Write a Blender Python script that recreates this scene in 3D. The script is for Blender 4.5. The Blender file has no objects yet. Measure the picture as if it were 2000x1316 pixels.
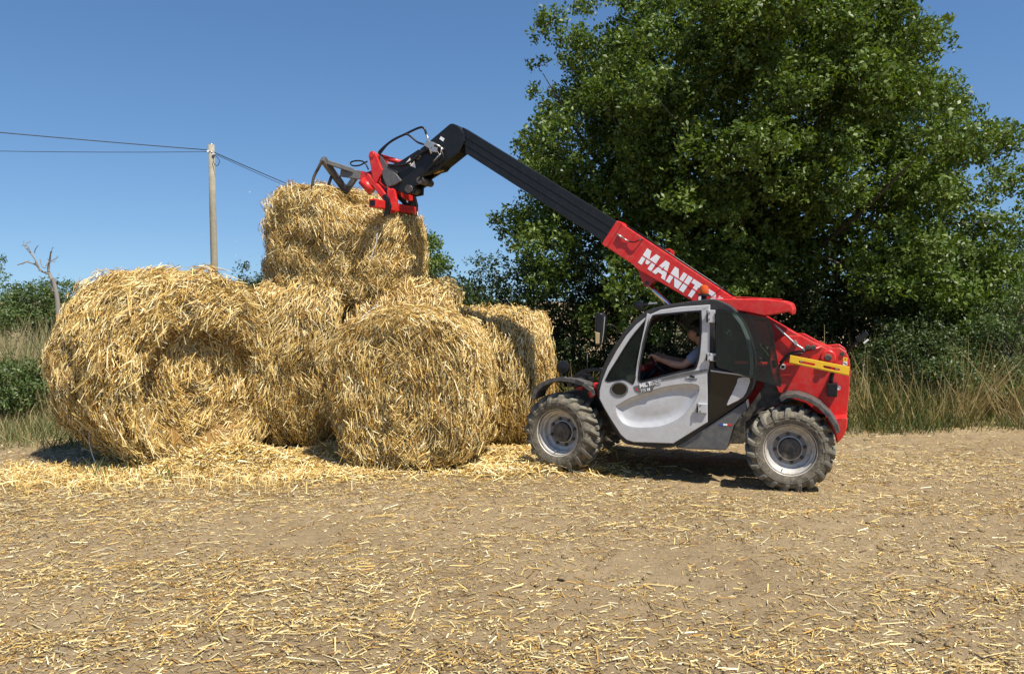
import bpy, bmesh, math, random
import numpy as np
from mathutils import Vector, Matrix, Euler

# ------------------------------------------------------------------ camera, sky, sun
scene = bpy.context.scene
COL = scene.collection
cam_d = bpy.data.cameras.new('camera')
cam_d.sensor_width = 36.0
cam_d.lens = 30.6
cam_d.clip_end = 6000
cam = bpy.data.objects.new('camera', cam_d)
COL.objects.link(cam)
cam.location = (0, 0, 1.85)
cam.rotation_euler = (math.radians(90 - 2.358), 0, 0)
scene.camera = cam

SUN = Vector((0.33, -0.36, 0.87)).normalized()
world = bpy.data.worlds.new('World')
scene.world = world
world.use_nodes = True
wn = world.node_tree.nodes
bg = wn['Background']
sky = wn.new('ShaderNodeTexSky')
sky.sky_type = 'NISHITA'
sky.sun_disc = False
sky.sun_elevation = math.asin(SUN.z)
sky.sun_rotation = math.atan2(SUN.x, SUN.y)
sky.air_density = 1.0
sky.dust_density = 0.5
sky.ozone_density = 4.0
hsv = wn.new('ShaderNodeHueSaturation')
hsv.inputs['Saturation'].default_value = 1.14
tcw = wn.new('ShaderNodeTexCoord'); vad = wn.new('ShaderNodeVectorMath'); vad.operation = 'ADD'; vad.inputs[1].default_value = (0, 0, .095)
vno = wn.new('ShaderNodeVectorMath'); vno.operation = 'NORMALIZE'
world.node_tree.links.new(tcw.outputs['Generated'], vad.inputs[0])
world.node_tree.links.new(vad.outputs[0], vno.inputs[0])
world.node_tree.links.new(vno.outputs[0], sky.inputs[0])
world.node_tree.links.new(sky.outputs[0], hsv.inputs['Color'])
world.node_tree.links.new(hsv.outputs[0], bg.inputs[0])
bg.inputs[1].default_value = 0.090

sun_d = bpy.data.lights.new('sun', 'SUN')
sun_d.energy = 5.0
sun_d.angle = math.radians(0.53)
sun_d.color = (1.0, 0.945, 0.85)
sun = bpy.data.objects.new('sun', sun_d)
COL.objects.link(sun)
sun.rotation_euler = (-SUN).to_track_quat('-Z', 'Y').to_euler()
sun.location = (10, -12, 25)

vs = scene.view_settings
vs.view_transform = 'Standard'
vs.look = 'None'
vs.exposure = 0.58
vs.gamma = 1.0
vs.use_curve_mapping = False
scene.cycles.max_bounces = 6
scene.cycles.diffuse_bounces = 2
scene.cycles.glossy_bounces = 3
scene.cycles.transmission_bounces = 4
scene.cycles.transparent_max_bounces = 8

rng = np.random.default_rng(7)
random.seed(7)

# ------------------------------------------------------------------ helpers
def tag(o, label=None, cat=None, group=None, kind=None):
    if label: o['label'] = label
    if cat: o['category'] = cat
    if group: o['group'] = group
    if kind: o['kind'] = kind
    return o

def empty(name, loc=(0, 0, 0), rot=(0, 0, 0), label=None, cat=None, group=None):
    o = bpy.data.objects.new(name, None)
    o.empty_display_size = 0.2
    COL.objects.link(o)
    o.location = loc
    o.rotation_euler = rot
    return tag(o, label, cat, group)

def link(name, me, mat=None, parent=None, smooth=False):
    o = bpy.data.objects.new(name, me)
    COL.objects.link(o)
    if mat is not None and not me.materials: me.materials.append(mat)
    if parent is not None: o.parent = parent
    if smooth:
        me.polygons.foreach_set('use_smooth', np.ones(len(me.polygons), dtype=bool))
    return o

def np_mesh(name, verts, faces, cols=None, smooth=False):
    """verts (n,3), faces (m,k) -> mesh, optional colour per vertex"""
    verts = np.ascontiguousarray(verts, dtype=np.float32)
    faces = np.ascontiguousarray(faces, dtype=np.int32)
    m, k = faces.shape
    me = bpy.data.meshes.new(name)
    me.vertices.add(len(verts))
    me.vertices.foreach_set('co', verts.ravel())
    me.loops.add(m * k)
    me.loops.foreach_set('vertex_index', faces.ravel())
    me.polygons.add(m)
    me.polygons.foreach_set('loop_start', np.arange(0, m * k, k, dtype=np.int32))
    if smooth:
        me.polygons.foreach_set('use_smooth', np.ones(m, dtype=bool))
    if cols is not None:
        ca = me.color_attributes.new('Col', 'FLOAT_COLOR', 'POINT')
        c4 = np.ones((len(verts), 4), dtype=np.float32)
        c4[:, :3] = cols
        ca.data.foreach_set('color', c4.ravel())
    me.update(calc_edges=True)
    return me

def hash3(i, j, k, seed):
    n = (i * 374761393 + j * 668265263 + k * 2147483647 + seed * 974634541) & 0xFFFFFFFF
    n = ((n ^ (n >> 13)) * 1274126177) & 0xFFFFFFFF
    n = ((n ^ (n >> 16)) * 2246822519) & 0xFFFFFFFF
    n = n ^ (n >> 15)
    return (n & 0xFFFFFF) / float(0xFFFFFF)

def vnoise(p, scale, seed=0):
    """value noise in [-1,1] at points p (n,3)"""
    q = np.asarray(p, dtype=np.float64) / scale
    f0 = np.floor(q)
    f = q - f0
    f = f * f * (3 - 2 * f)
    i = f0.astype(np.int64)
    r = 0
    for dx in (0, 1):
        wx = f[:, 0] if dx else 1 - f[:, 0]
        for dy in (0, 1):
            wy = f[:, 1] if dy else 1 - f[:, 1]
            for dz in (0, 1):
                wz = f[:, 2] if dz else 1 - f[:, 2]
                r = r + wx * wy * wz * hash3(i[:, 0] + dx, i[:, 1] + dy, i[:, 2] + dz, seed)
    return r * 2 - 1

def norm(v):
    return v / np.maximum(np.linalg.norm(v, axis=1, keepdims=True), 1e-9)

def rand_unit(n):
    return norm(rng.normal(size=(n, 3)))

# ------------------------------------------------------------------ materials
MATS = {}
def new_mat(name):
    m = bpy.data.materials.new(name)
    m.use_nodes = True
    MATS[name] = m
    nt = m.node_tree
    return m, nt, nt.nodes['Principled BSDF']

def paint(name, col, rough=0.4, metal=0.0, var=0.12, vscale=6.0, dirt=None, dirt_amt=0.25, bump=0.0, bscale=60.0, spec=0.5, coat=0.0):
    """painted / plastic surface: colour varied by noise, dust gathered in patches, fine relief"""
    m, nt, p = new_mat(name)
    N, L = nt.nodes, nt.links
    tc = N.new('ShaderNodeTexCoord')
    nz = N.new('ShaderNodeTexNoise'); nz.inputs['Scale'].default_value = vscale; nz.inputs['Detail'].default_value = 6
    L.new(tc.outputs['Object'], nz.inputs['Vector'])
    mx = N.new('ShaderNodeMixRGB'); mx.blend_type = 'MIX'
    c = np.array(col)
    mx.inputs[1].default_value = (*(c * (1 - var)), 1)
    mx.inputs[2].default_value = (*np.minimum(c * (1 + var), 1), 1)
    L.new(nz.outputs['Fac'], mx.inputs[0])
    out = mx.outputs[0]
    if dirt is not None:
        n2 = N.new('ShaderNodeTexNoise'); n2.inputs['Scale'].default_value = vscale * 2.7; n2.inputs['Detail'].default_value = 9; n2.inputs['Roughness'].default_value = 0.7
        L.new(tc.outputs['Object'], n2.inputs['Vector'])
        rp = N.new('ShaderNodeValToRGB')
        rp.color_ramp.elements[0].position = 0.42; rp.color_ramp.elements[0].color = (0, 0, 0, 1)
        rp.color_ramp.elements[1].position = 0.75; rp.color_ramp.elements[1].color = (dirt_amt * 2,) * 3 + (1,)
        L.new(n2.outputs['Fac'], rp.inputs[0])
        m2 = N.new('ShaderNodeMixRGB'); m2.inputs[2].default_value = (*dirt, 1)
        L.new(rp.outputs[0], m2.inputs[0]); L.new(out, m2.inputs[1])
        out = m2.outputs[0]
        mr = N.new('ShaderNodeMath'); mr.operation = 'MULTIPLY_ADD'; mr.inputs[1].default_value = 0.4; mr.inputs[2].default_value = rough
        mr.use_clamp = True
        L.new(rp.outputs[0], mr.inputs[0]); L.new(mr.outputs[0], p.inputs['Roughness'])
    else:
        p.inputs['Roughness'].default_value = rough
    L.new(out, p.inputs['Base Color'])
    p.inputs['Metallic'].default_value = metal
    p.inputs['Specular IOR Level'].default_value = spec
    p.inputs['Coat Weight'].default_value = coat
    p.inputs['Coat Roughness'].default_value = 0.12
    if bump > 0:
        n3 = N.new('ShaderNodeTexNoise'); n3.inputs['Scale'].default_value = bscale; n3.inputs['Detail'].default_value = 4
        L.new(tc.outputs['Object'], n3.inputs['Vector'])
        b = N.new('ShaderNodeBump'); b.inputs['Strength'].default_value = bump; b.inputs['Distance'].default_value = 0.01
        L.new(n3.outputs['Fac'], b.inputs['Height']); L.new(b.outputs[0], p.inputs['Normal'])
    return m

def vcol_mat(name, rough=0.6, spec=0.3, transl=0.0, tcol=(1, 1, 1)):
    m, nt, p = new_mat(name)
    N, L = nt.nodes, nt.links
    at = N.new('ShaderNodeAttribute'); at.attribute_name = 'Col'
    L.new(at.outputs['Color'], p.inputs['Base Color'])
    p.inputs['Roughness'].default_value = rough
    p.inputs['Specular IOR Level'].default_value = spec
    if transl > 0:
        tr = N.new('ShaderNodeBsdfTranslucent')
        mu = N.new('ShaderNodeMixRGB'); mu.blend_type = 'MULTIPLY'; mu.inputs[0].default_value = 1; mu.inputs[2].default_value = (*tcol, 1)
        L.new(at.outputs['Color'], mu.inputs[1]); L.new(mu.outputs[0], tr.inputs['Color'])
        ms = N.new('ShaderNodeMixShader'); ms.inputs[0].default_value = transl
        L.new(p.outputs[0], ms.inputs[1]); L.new(tr.outputs[0], ms.inputs[2])
        L.new(ms.outputs[0], N['Material Output'].inputs['Surface'])
    return m

DUST = (0.36, 0.29, 0.19)
RED = paint('red_paint', (0.60, 0.012, 0.011), 0.36, var=0.08, dirt=DUST, dirt_amt=0.10, coat=0.08)
BLK = paint('black_paint', (0.009, 0.010, 0.012), 0.34, var=0.3, dirt=DUST, dirt_amt=0.012, spec=0.35)
DPL = paint('cab_rubber_trim', (0.017, 0.017, 0.018), 0.5, var=0.2, dirt=DUST, dirt_amt=0.05, bump=0.1)
RIMD = paint('wheel_disc_paint', (0.20, 0.20, 0.205), 0.45, metal=0.15, var=0.1, dirt=(0.30, 0.22, 0.13), dirt_amt=0.35)
PLA = paint('dark_plastic', (0.045, 0.045, 0.047), 0.5, var=0.2, dirt=DUST, dirt_amt=0.18, bump=0.15)
GRYM = paint('grey_steel', (0.10, 0.105, 0.11), 0.42, metal=0.2, var=0.2, dirt=DUST, dirt_amt=0.15)
SIL = paint('silver_door_paint', (0.52, 0.525, 0.535), 0.35, metal=0.15, var=0.06, dirt=DUST, dirt_amt=0.20, coat=0.15)
TYR = paint('tyre_rubber', (0.095, 0.084, 0.066), 0.85, var=0.35, vscale=9, dirt=(0.30, 0.25, 0.17), dirt_amt=0.45, bump=0.3, bscale=90, spec=0.25)
LUGM = paint('tyre_lug_rubber', (0.16, 0.15, 0.12), 0.9, var=0.35, vscale=12, dirt=(0.26, 0.22, 0.155), dirt_amt=0.40, bump=0.35, bscale=90, spec=0.2)
RIM = paint('rim_paint', (0.50, 0.49, 0.46), 0.42, metal=0.15, var=0.08, dirt=(0.30, 0.22, 0.13), dirt_amt=0.45)
HUB = paint('hub_dark', (0.03, 0.03, 0.032), 0.5, var=0.3, dirt=DUST, dirt_amt=0.25)
YEL = paint('yellow_paint', (0.86, 0.52, 0.02), 0.4, var=0.06, dirt=DUST, dirt_amt=0.08)
CHR = paint('chrome_rod', (0.62, 0.63, 0.65), 0.15, metal=1.0, var=0.05)
STE = paint('zinc_steel', (0.5, 0.49, 0.46), 0.35, metal=0.8, var=0.2)
WHT = paint('white_decal', (0.80, 0.80, 0.79), 0.45, var=0.03)
LENS = paint('pale_lens', (0.7, 0.72, 0.72), 0.1, var=0.05)
BLU = paint('blue_decal', (0.02, 0.08, 0.35), 0.4, var=0.03)
SEAT = paint('seat_fabric', (0.03, 0.03, 0.033), 0.9, var=0.3, bump=0.2)
SKIN = paint('skin', (0.46, 0.24, 0.15), 0.55, var=0.08)
HAIR = paint('dark_hair', (0.015, 0.011, 0.009), 0.5, var=0.4, vscale=40, bump=0.4, bscale=120)
SHIRT = paint('grey_cotton', (0.22, 0.24, 0.30), 0.9, var=0.1, bump=0.2)
JEAN = paint('dark_denim', (0.03, 0.035, 0.05), 0.9, var=0.2)
POLE = paint('weathered_pole_wood', (0.30, 0.27, 0.20), 0.9, var=0.3, vscale=5, dirt=(0.18, 0.17, 0.10), dirt_amt=0.3, bump=0.4, bscale=30)
WIRE = paint('wire_sheath', (0.012, 0.014, 0.02), 0.6, var=0.1)
TWINE = paint('pale_twine', (0.62, 0.66, 0.72), 0.5, var=0.1)
BARK = paint('oak_bark', (0.09, 0.075, 0.055), 0.95, var=0.4, vscale=4, dirt=(0.12, 0.13, 0.08), dirt_amt=0.3, bump=0.8, bscale=14)
DEADW = paint('dead_wood', (0.22, 0.20, 0.17), 0.9, var=0.25, vscale=5, bump=0.5, bscale=20)
STONE = paint('grey_stone', (0.26, 0.26, 0.26), 0.9, var=0.3, vscale=8, bump=0.6, bscale=20)

def glass(name, col, alpha, rough=0.02):
    m, nt, p = new_mat(name)
    N, L = nt.nodes, nt.links
    p.inputs['Base Color'].default_value = (*col, 1)
    p.inputs['Roughness'].default_value = rough
    tr = N.new('ShaderNodeBsdfTransparent'); tr.inputs[0].default_value = (*[0.25 + 0.75 * c for c in (0.62, 0.75, 0.72)], 1)
    nz = N.new('ShaderNodeTexNoise'); nz.inputs['Scale'].default_value = 5; nz.inputs['Detail'].default_value = 5
    tc = N.new('ShaderNodeTexCoord'); L.new(tc.outputs['Object'], nz.inputs['Vector'])
    ma = N.new('ShaderNodeMath'); ma.operation = 'MULTIPLY_ADD'; ma.inputs[1].default_value = 0.18; ma.inputs[2].default_value = alpha - 0.09
    L.new(nz.outputs['Fac'], ma.inputs[0])
    fr = N.new('ShaderNodeFresnel'); fr.inputs[0].default_value = 1.45
    ad = N.new('ShaderNodeMath'); ad.operation = 'ADD'; ad.use_clamp = True
    L.new(ma.outputs[0], ad.inputs[0]); L.new(fr.outputs[0], ad.inputs[1])
    ms = N.new('ShaderNodeMixShader')
    L.new(ad.outputs[0], ms.inputs[0]); L.new(tr.outputs[0], ms.inputs[1]); L.new(p.outputs[0], ms.inputs[2])
    L.new(ms.outputs[0], N['Material Output'].inputs['Surface'])
    return m
GLA = glass('clear_glass', (0.05, 0.07, 0.065), 0.12)
TNT = glass('tinted_glass', (0.045, 0.060, 0.062), 0.23)  # blue-grey diffuse base adds a painted reflection haze to the tint
BGL = paint('black_glass_panel', (0.008, 0.009, 0.008), 0.08, var=0.2)
AMB, _nt, _p = new_mat('amber_lens')
_p.inputs['Base Color'].default_value = (0.75, 0.13, 0.01, 1); _p.inputs['Roughness'].default_value = 0.12
_p.inputs['Transmission Weight'].default_value = 0.35

STRAW = vcol_mat('straw_stalk', 0.45, 0.4)
LEAF = vcol_mat('leaf', 0.45, 0.32, 0.22, (1.5, 1.6, 0.5))
GRASS = vcol_mat('grass_blade', 0.6, 0.3, 0.25, (1.2, 1.2, 0.6))
CORE = vcol_mat('bale_core', 0.9, 0.1)

def soil_mat():
    m, nt, p = new_mat('field_soil')
    N, L = nt.nodes, nt.links
    tc = N.new('ShaderNodeTexCoord')
    def nz(s, d, r=0.6):
        n = N.new('ShaderNodeTexNoise'); n.inputs['Scale'].default_value = s; n.inputs['Detail'].default_value = d; n.inputs['Roughness'].default_value = r
        L.new(tc.outputs['Object'], n.inputs['Vector']); return n
    a = nz(0.5, 6); b = nz(9, 8, 0.7); c = nz(85, 8, 0.75)
    r1 = N.new('ShaderNodeValToRGB')
    e = r1.color_ramp.elements
    e[0].position = 0.3; e[0].color = (0.215, 0.150, 0.080, 1)
    e[1].position = 0.72; e[1].color = (0.375, 0.282, 0.165, 1)
    mix = N.new('ShaderNodeMath'); mix.operation = 'MULTIPLY_ADD'; mix.inputs[1].default_value = 0.45
    L.new(b.outputs['Fac'], mix.inputs[0])
    m2 = N.new('ShaderNodeMath'); m2.operation = 'MULTIPLY'; m2.inputs[1].default_value = 0.55
    L.new(a.outputs['Fac'], m2.inputs[0]); L.new(m2.outputs[0], mix.inputs[2])
    L.new(mix.outputs[0], r1.inputs[0])
    # pale chaff specks
    rp = N.new('ShaderNodeValToRGB'); rp.color_ramp.elements[0].position = 0.56; rp.color_ramp.elements[1].position = 0.66
    L.new(c.outputs['Fac'], rp.inputs[0])
    mf = N.new('ShaderNodeMath'); mf.operation = 'MULTIPLY'; mf.inputs[1].default_value = 0.6
    L.new(rp.outputs[0], mf.inputs[0])
    mc = N.new('ShaderNodeMixRGB'); mc.inputs[2].default_value = (0.56, 0.43, 0.22, 1)
    L.new(mf.outputs[0], mc.inputs[0]); L.new(r1.outputs[0], mc.inputs[1])
    L.new(mc.outputs[0], p.inputs['Base Color'])
    p.inputs['Roughness'].default_value = 0.95
    p.inputs['Specular IOR Level'].default_value = 0.15
    bp = N.new('ShaderNodeBump'); bp.inputs['Strength'].default_value = 1.0; bp.inputs['Distance'].default_value = 0.035
    n5 = nz(22, 10, 0.72)
    L.new(n5.outputs['Fac'], bp.inputs['Height']); L.new(bp.outputs[0], p.inputs['Normal'])
    return m
SOIL = soil_mat()

# ------------------------------------------------------------------ ground
YAW = math.radians(160.0)
VPITCH = math.radians(-1.07)
VORG = Vector((1.883, 9.592, 0.0215))
VM = Matrix.Translation(VORG) @ Euler((0, VPITCH, YAW), 'XYZ').to_matrix().to_4x4()
BALE_SPOTS = [(-4.05, 10.25), (-2.65, 11.7), (-1.4, 11.7), (-1.17, 10.14), (-0.35, 11.6), (0.0, 13.2)]

def ground_z(x, y, fine=True):
    x = np.asarray(x, float); y = np.asarray(y, float)
    p = np.stack([x, y, np.zeros_like(x)], 1)
    near = np.clip((26 - np.hypot(x, y - 6)) / 16, 0, 1)
    z = 0.025 * vnoise(p, 2.3, 3) + 0.018 * vnoise(p, 0.9, 4)
    if fine:
        z = z + 0.022 * (1 - np.abs(vnoise(p, 0.30, 5))) * vnoise(p, 0.7, 11) + 0.015 * vnoise(p, 0.13, 6) + 0.012 * vnoise(p, 0.065, 7)
    # shallow ruts parallel to the working direction
    z = z * near
    # the machine stands level on its wheels
    for (u, v) in ((1.15, .71), (1.15, -.71), (-1.15, .71), (-1.15, -.71)):
        w = VM @ Vector((u, v, 0.0))
        g = np.exp(-((x - w.x) ** 2 + (y - w.y) ** 2) / 0.45 ** 2)
        z = z * (1 - g) + g * (w.z + 0.006)
    return z

def build_ground():
    ys = [3.4]
    while ys[-1] < 13.2: ys.append(ys[-1] * 1.0056)
    s = 0.08
    while ys[-1] < 2600:
        ys.append(ys[-1] + s); s *= 1.22
    back = []; y = 3.4; s = 0.1
    while y > -300:
        y -= s; s *= 1.35; back.append(y)
    ys = np.array(back[::-1] + ys)
    xs = list(np.arange(-6.6, 6.6, 0.042)); s = 0.06
    r = xs[-1]; right = []; 
    while r < 2600:
        r += s; s *= 1.22; right.append(r)
    xs = np.array([-v for v in right[::-1]] + xs + right)
    X, Y = np.meshgrid(xs, ys)
    v = np.stack([X.ravel(), Y.ravel(), ground_z(X.ravel(), Y.ravel())], 1)
    nx, ny = len(xs), len(ys)
    i = np.arange((ny - 1) * nx).reshape(ny - 1, nx)[:, :-1].ravel()
    f = np.stack([i, i + 1, i + 1 + nx, i + nx], 1)
    o = link('field_ground', np_mesh('field_ground', v, f, smooth=True), SOIL)
    tag(o, 'bare brown stubble field soil strewn with chaff', kind='structure')
build_ground()
# ------------------------------------------------------------------ straw
PAL = np.array([[.80, .64, .30], [.74, .54, .19], [.64, .42, .12], [.49, .28, .07], [.30, .155, .04], [.88, .78, .50], [.72, .56, .26]])
PALW = np.array([.22, .21, .16, .14, .08, .11, .08])
def straw_cols(n, dark=0.0):
    w = PALW.copy(); w[3] += dark; w[4] += dark; w /= w.sum()
    c = PAL[rng.choice(len(PAL), n, p=w)]
    return np.clip(c * (0.88 + 0.24 * rng.random((n, 1))), 0, .95)

def ribbons(P, D, Nn, Ln, Wd, bend, cols):
    """bent flat stalks: 6 vertices, 2 quads each"""
    n = len(P)
    S = norm(np.cross(D, Nn)); U = norm(np.cross(S, D))
    Ln = Ln[:, None]; Wd = Wd[:, None]; bend = bend[:, None]
    h = S * Wd * .5
    a = P - D * Ln * .5; b = P + U * bend; c = P + D * Ln * .5
    v = np.stack([a - h, a + h, b - h, b + h, c - h * .8, c + h * .8], 1).reshape(-1, 3)
    k = np.arange(n)[:, None] * 6
    f = np.concatenate([k + np.array([[0, 1, 3, 2]]), k + np.array([[2, 3, 5, 4]])], 0)
    return v, f, np.repeat(cols, 6, axis=0)

def quads(P, D, Nn, Ln, Wd, cols):
    n = len(P)
    S = norm(np.cross(D, Nn))
    h = S * Wd[:, None] * .5; d = D * Ln[:, None] * .5
    v = np.stack([P - d - h, P - d + h, P + d + h, P + d - h], 1).reshape(-1, 3)
    f = np.arange(n * 4).reshape(n, 4)
    return v, f, np.repeat(cols, 4, axis=0)

def bale(name, label, loc, yaw, R, half, nstalk, seed, tilt=(0, 0), upright=False, hollow=0.0, shag=1.0, group='round straw bales in the heap', flat=0.06, dark=0.0, sq=2.4, ys=1.0, drop=0.0, rough=1.0, recess=0.0, fine=1.0, taper=0.0, vert=.3):
    """round bale, axis along local X (or local Z when upright); core + matted stalks + twine"""
    root = empty(name, loc, (tilt[0], tilt[1], yaw), label, 'straw bale', group)
    ph = seed * 1.7
    def prof(th, s):
        """radius and axial shift at angle th and axial position s in [-1,1]"""
        p = np.stack([np.cos(th) * R, np.sin(th) * R, s * half], 1) + seed * 13.1
        r = R * (1 + rough * (0.045 * vnoise(p, .9, seed) + 0.040 * vnoise(p, .35, seed + 1))) + 0.030 * rough * vnoise(p, .13, seed + 2) - 0.05 * np.clip(vnoise(p, .19, seed + 21) - .35, 0, 1) * rough
        r = r * (np.abs(np.cos(th)) ** sq + np.abs(np.sin(th)) ** sq) ** (-1 / sq) * np.hypot(np.cos(th) * ys, np.sin(th))
        e = np.clip((np.abs(s) - .72) / .28, 0, 1)
        r = r * (1 - 0.085 * e ** 2)
        # shallow grooves pressed by the wraps of twine
        r = r - 0.018 * np.exp(-((s * half * 8 + 0.6 * vnoise(p, .5, seed + 3)) % 2 - 1) ** 2 / .05)
        return r
    def shape(th, rho, s):
        """rho 0..1 of the radius; returns local xyz"""
        r = prof(th, s) * rho
        x = s * half
        if hollow > 0:
            x = x - np.sign(s) * hollow * np.exp(-((rho - .30) / .36) ** 2) * (np.abs(s) > .99)
        y, z = r * np.cos(th), r * np.sin(th)
        if recess > 0:
            dd = np.hypot(y / R, (z + .16 * R) / R) + .06 * vnoise(np.stack([y, z, y * 0], 1) + seed, .3, seed + 15)
            x = x - np.sign(s) * (np.abs(s) > .99) * recess / (1 + np.exp((dd - .66) / .028))
        z = np.where(z < 0, z * (1 - flat), z)
        q = np.stack([x, y, z], 1)
        e = (np.abs(s) > .99)
        q[:, 0] += e * np.sign(s) * (0.05 * vnoise(q + seed * 7, .45, seed + 5) + 0.03 * vnoise(q + seed * 7, .16, seed + 6)) * np.clip(rho * 1.2, 0.4, 1)
        if upright and drop > 0:
            st = 1 / (1 + np.exp(-(q[:, 1] - .28) / .06))
            q[:, 0] = np.where(q[:, 0] > 0, q[:, 0] * (1 - drop * st), q[:, 0])
        if upright:
            tp = 1 - taper * (q[:, 0] / half * .5 + .5)
            q[:, 1] *= tp; q[:, 2] *= tp
            q = np.stack([q[:, 1], q[:, 2] / np.where(q[:, 2] < 0, 1 - flat, 1), q[:, 0]], 1)
        return q
    # core
    nt = 72
    rows = [(0.04, -1), (.35, -1), (.65, -1), (.9, -1)] + [(1, s) for s in np.linspace(-1, 1, 15)] + [(.9, 1), (.65, 1), (.35, 1), (.04, 1)]
    th = np.linspace(0, 2 * math.pi, nt, endpoint=False)
    V = []
    for rho, s in rows:
        V.append(shape(th, np.full(nt, rho), np.full(nt, float(s) * .999 if rho == 1 else float(s))))
    V = np.concatenate(V)
    ctr = V.mean(0)
    V = ctr + (V - ctr) * 0.955
    nr = len(rows)
    F = []
    for i in range(nr - 1):
        a = i * nt + np.arange(nt); b = i * nt + (np.arange(nt) + 1) % nt
        F.append(np.stack([a, b, b + nt, a + nt], 1))
    F = np.concatenate(F)
    cc = np.array([.24, .14, .05]) * (0.8 + .5 * (vnoise(V + seed, .11, seed) * .5 + .5))[:, None]  # core coloured dark so the gaps between stalks look deep in shade
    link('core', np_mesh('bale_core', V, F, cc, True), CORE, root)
    # stalks
    rot = np.array(Euler((tilt[0], tilt[1], yaw)).to_matrix())
    def emit(n, lift_hi, long_):
        A_side = 2 * math.pi * R * 2 * half; A_end = math.pi * R * R
        tot = A_side + 2 * A_end
        m = int(n * 2.2)
        u = rng.random(m)
        side = u < A_side / tot
        s = np.where(side, rng.uniform(-1, 1, m), np.where(rng.random(m) < .5, -1.0, 1.0))
        rho = np.where(side, 1.0, np.sqrt(rng.random(m)) * .99)
        t = rng.random(m) * 2 * math.pi
        P = shape(t, rho, np.where(side, s * .985, s))
        e = 1e-2
        P2 = shape(t + e, rho, np.where(side, s * .985, s))
        T = norm(P2 - P)
        X = np.tile(np.array([[1., 0, 0]]) if not upright else np.array([[0, 0, 1.]]), (m, 1))
        if upright:
            rad = norm(np.stack([np.cos(t), np.sin(t), np.zeros(m)], 1))
        else:
            rad = norm(np.stack([np.zeros(m), np.cos(t), np.sin(t)], 1))
        Nrm = np.where(side[:, None], rad + 0.9 * X * np.where(np.abs(s) > .8, np.sign(s) * (np.abs(s) - .8) * 4, 0)[:, None], X * np.sign(s)[:, None])
        Nrm = norm(Nrm)
        # keep fewer stalks where the bale turns away from the field side
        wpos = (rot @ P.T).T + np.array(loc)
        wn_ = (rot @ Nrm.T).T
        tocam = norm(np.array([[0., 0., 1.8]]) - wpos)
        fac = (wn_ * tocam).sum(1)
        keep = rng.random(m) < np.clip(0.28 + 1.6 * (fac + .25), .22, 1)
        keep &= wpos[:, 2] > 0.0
        idx = np.nonzero(keep)[0][:n]
        P, T, Nrm, rho, side, s = P[idx], T[idx], Nrm[idx], rho[idx], side[idx], s[idx]
        k = len(idx)
        B = norm(np.cross(Nrm, T))
        # matted flow: direction swings in patches
        ang = 0.85 * vnoise(P + 31 + seed, .30, seed + 8) + rng.normal(0, .55, k)
        D = T * np.cos(ang)[:, None] + B * np.sin(ang)[:, None]
        # loose ends hang: lean towards the vertical on upright faces
        dn = np.tile((rot.T @ np.array([0., 0., -1.]))[None], (k, 1))
        dn = dn - Nrm * (dn * Nrm).sum(1, keepdims=True)
        wt = vert * np.clip(rng.normal(.8, .5, k), 0, 1.6)[:, None] * np.linalg.norm(dn, axis=1, keepdims=True)
        D = D * np.where((D * dn).sum(1, keepdims=True) < 0, -1, 1)
        D = norm(D + dn * wt * 1.3)
        tl = rng.normal(0.03, .17 * shag, k)
        if long_: tl = rng.normal(.3, .35, k)
        D = norm(D + Nrm * tl[:, None])
        clump = vnoise(P + 5 + seed, .17, seed + 9) * .5 + .5
        lift = (rng.random(k) ** 1.3) * lift_hi * (0.15 + 1.5 * clump) - .03
        Nw = norm(Nrm + .9 * rng.normal(size=(k, 3)))
        Ln = np.clip(rng.gamma(3.0, .040, k), .03, .34) * (1.35 if long_ else fine)
        Wd = rng.uniform(.0038, .0115, k) * (.55 + .45 * fine)
        dk = vnoise(P + 77 + seed, .28, seed + 12) * .5 + .5
        dk2 = vnoise(P + 47 + seed, .10, seed + 14) * .5 + .5
        c = straw_cols(k, dark) * (np.array([[.80, .76, .66]]) + np.array([[.22, .25, .33]]) * dk[:, None] + .10 * (dk2[:, None] - .5))
        return ribbons(P + Nrm * lift[:, None], D, Nw, Ln, Wd, rng.normal(0, .014, k), c)
    parts = [emit(int(nstalk * .94), .10 * shag, False), emit(int(nstalk * .06), .06, True)]
    v = np.concatenate([p[0] for p in parts]); c = np.concatenate([p[2] for p in parts])
    f = np.concatenate([parts[0][1], parts[1][1] + len(parts[0][0])])
    # nothing of the bale sinks far below the soil
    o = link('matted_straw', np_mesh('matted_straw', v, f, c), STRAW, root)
    o['kind'] = 'stuff'
    return root, shape

def line_tube(pts, r, seg=6):
    """numpy tube along a polyline: verts, faces; r scalar or list"""
    pts = np.asarray(pts, float); n = len(pts)
    r = np.full(n, r) if np.isscalar(r) else np.asarray(r)
    t = np.gradient(pts, axis=0); t = norm(t)
    ref = np.array([0.31, .22, .93]); 
    if abs(t.mean(0) @ ref) > .9: ref = np.array([1., .1, .1])
    a = norm(np.cross(t, ref)); b = np.cross(t, a)
    th = np.linspace(0, 2 * math.pi, seg, endpoint=False)
    v = (pts[:, None, :] + r[:, None, None] * (np.cos(th)[None, :, None] * a[:, None, :] + np.sin(th)[None, :, None] * b[:, None, :])).reshape(-1, 3)
    f = []
    for i in range(n - 1):
        for j in range(seg):
            k = (j + 1) % seg
            f.append((i * seg + j, i * seg + k, (i + 1) * seg + k, (i + 1) * seg + j))
    return v, np.array(f)

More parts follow.
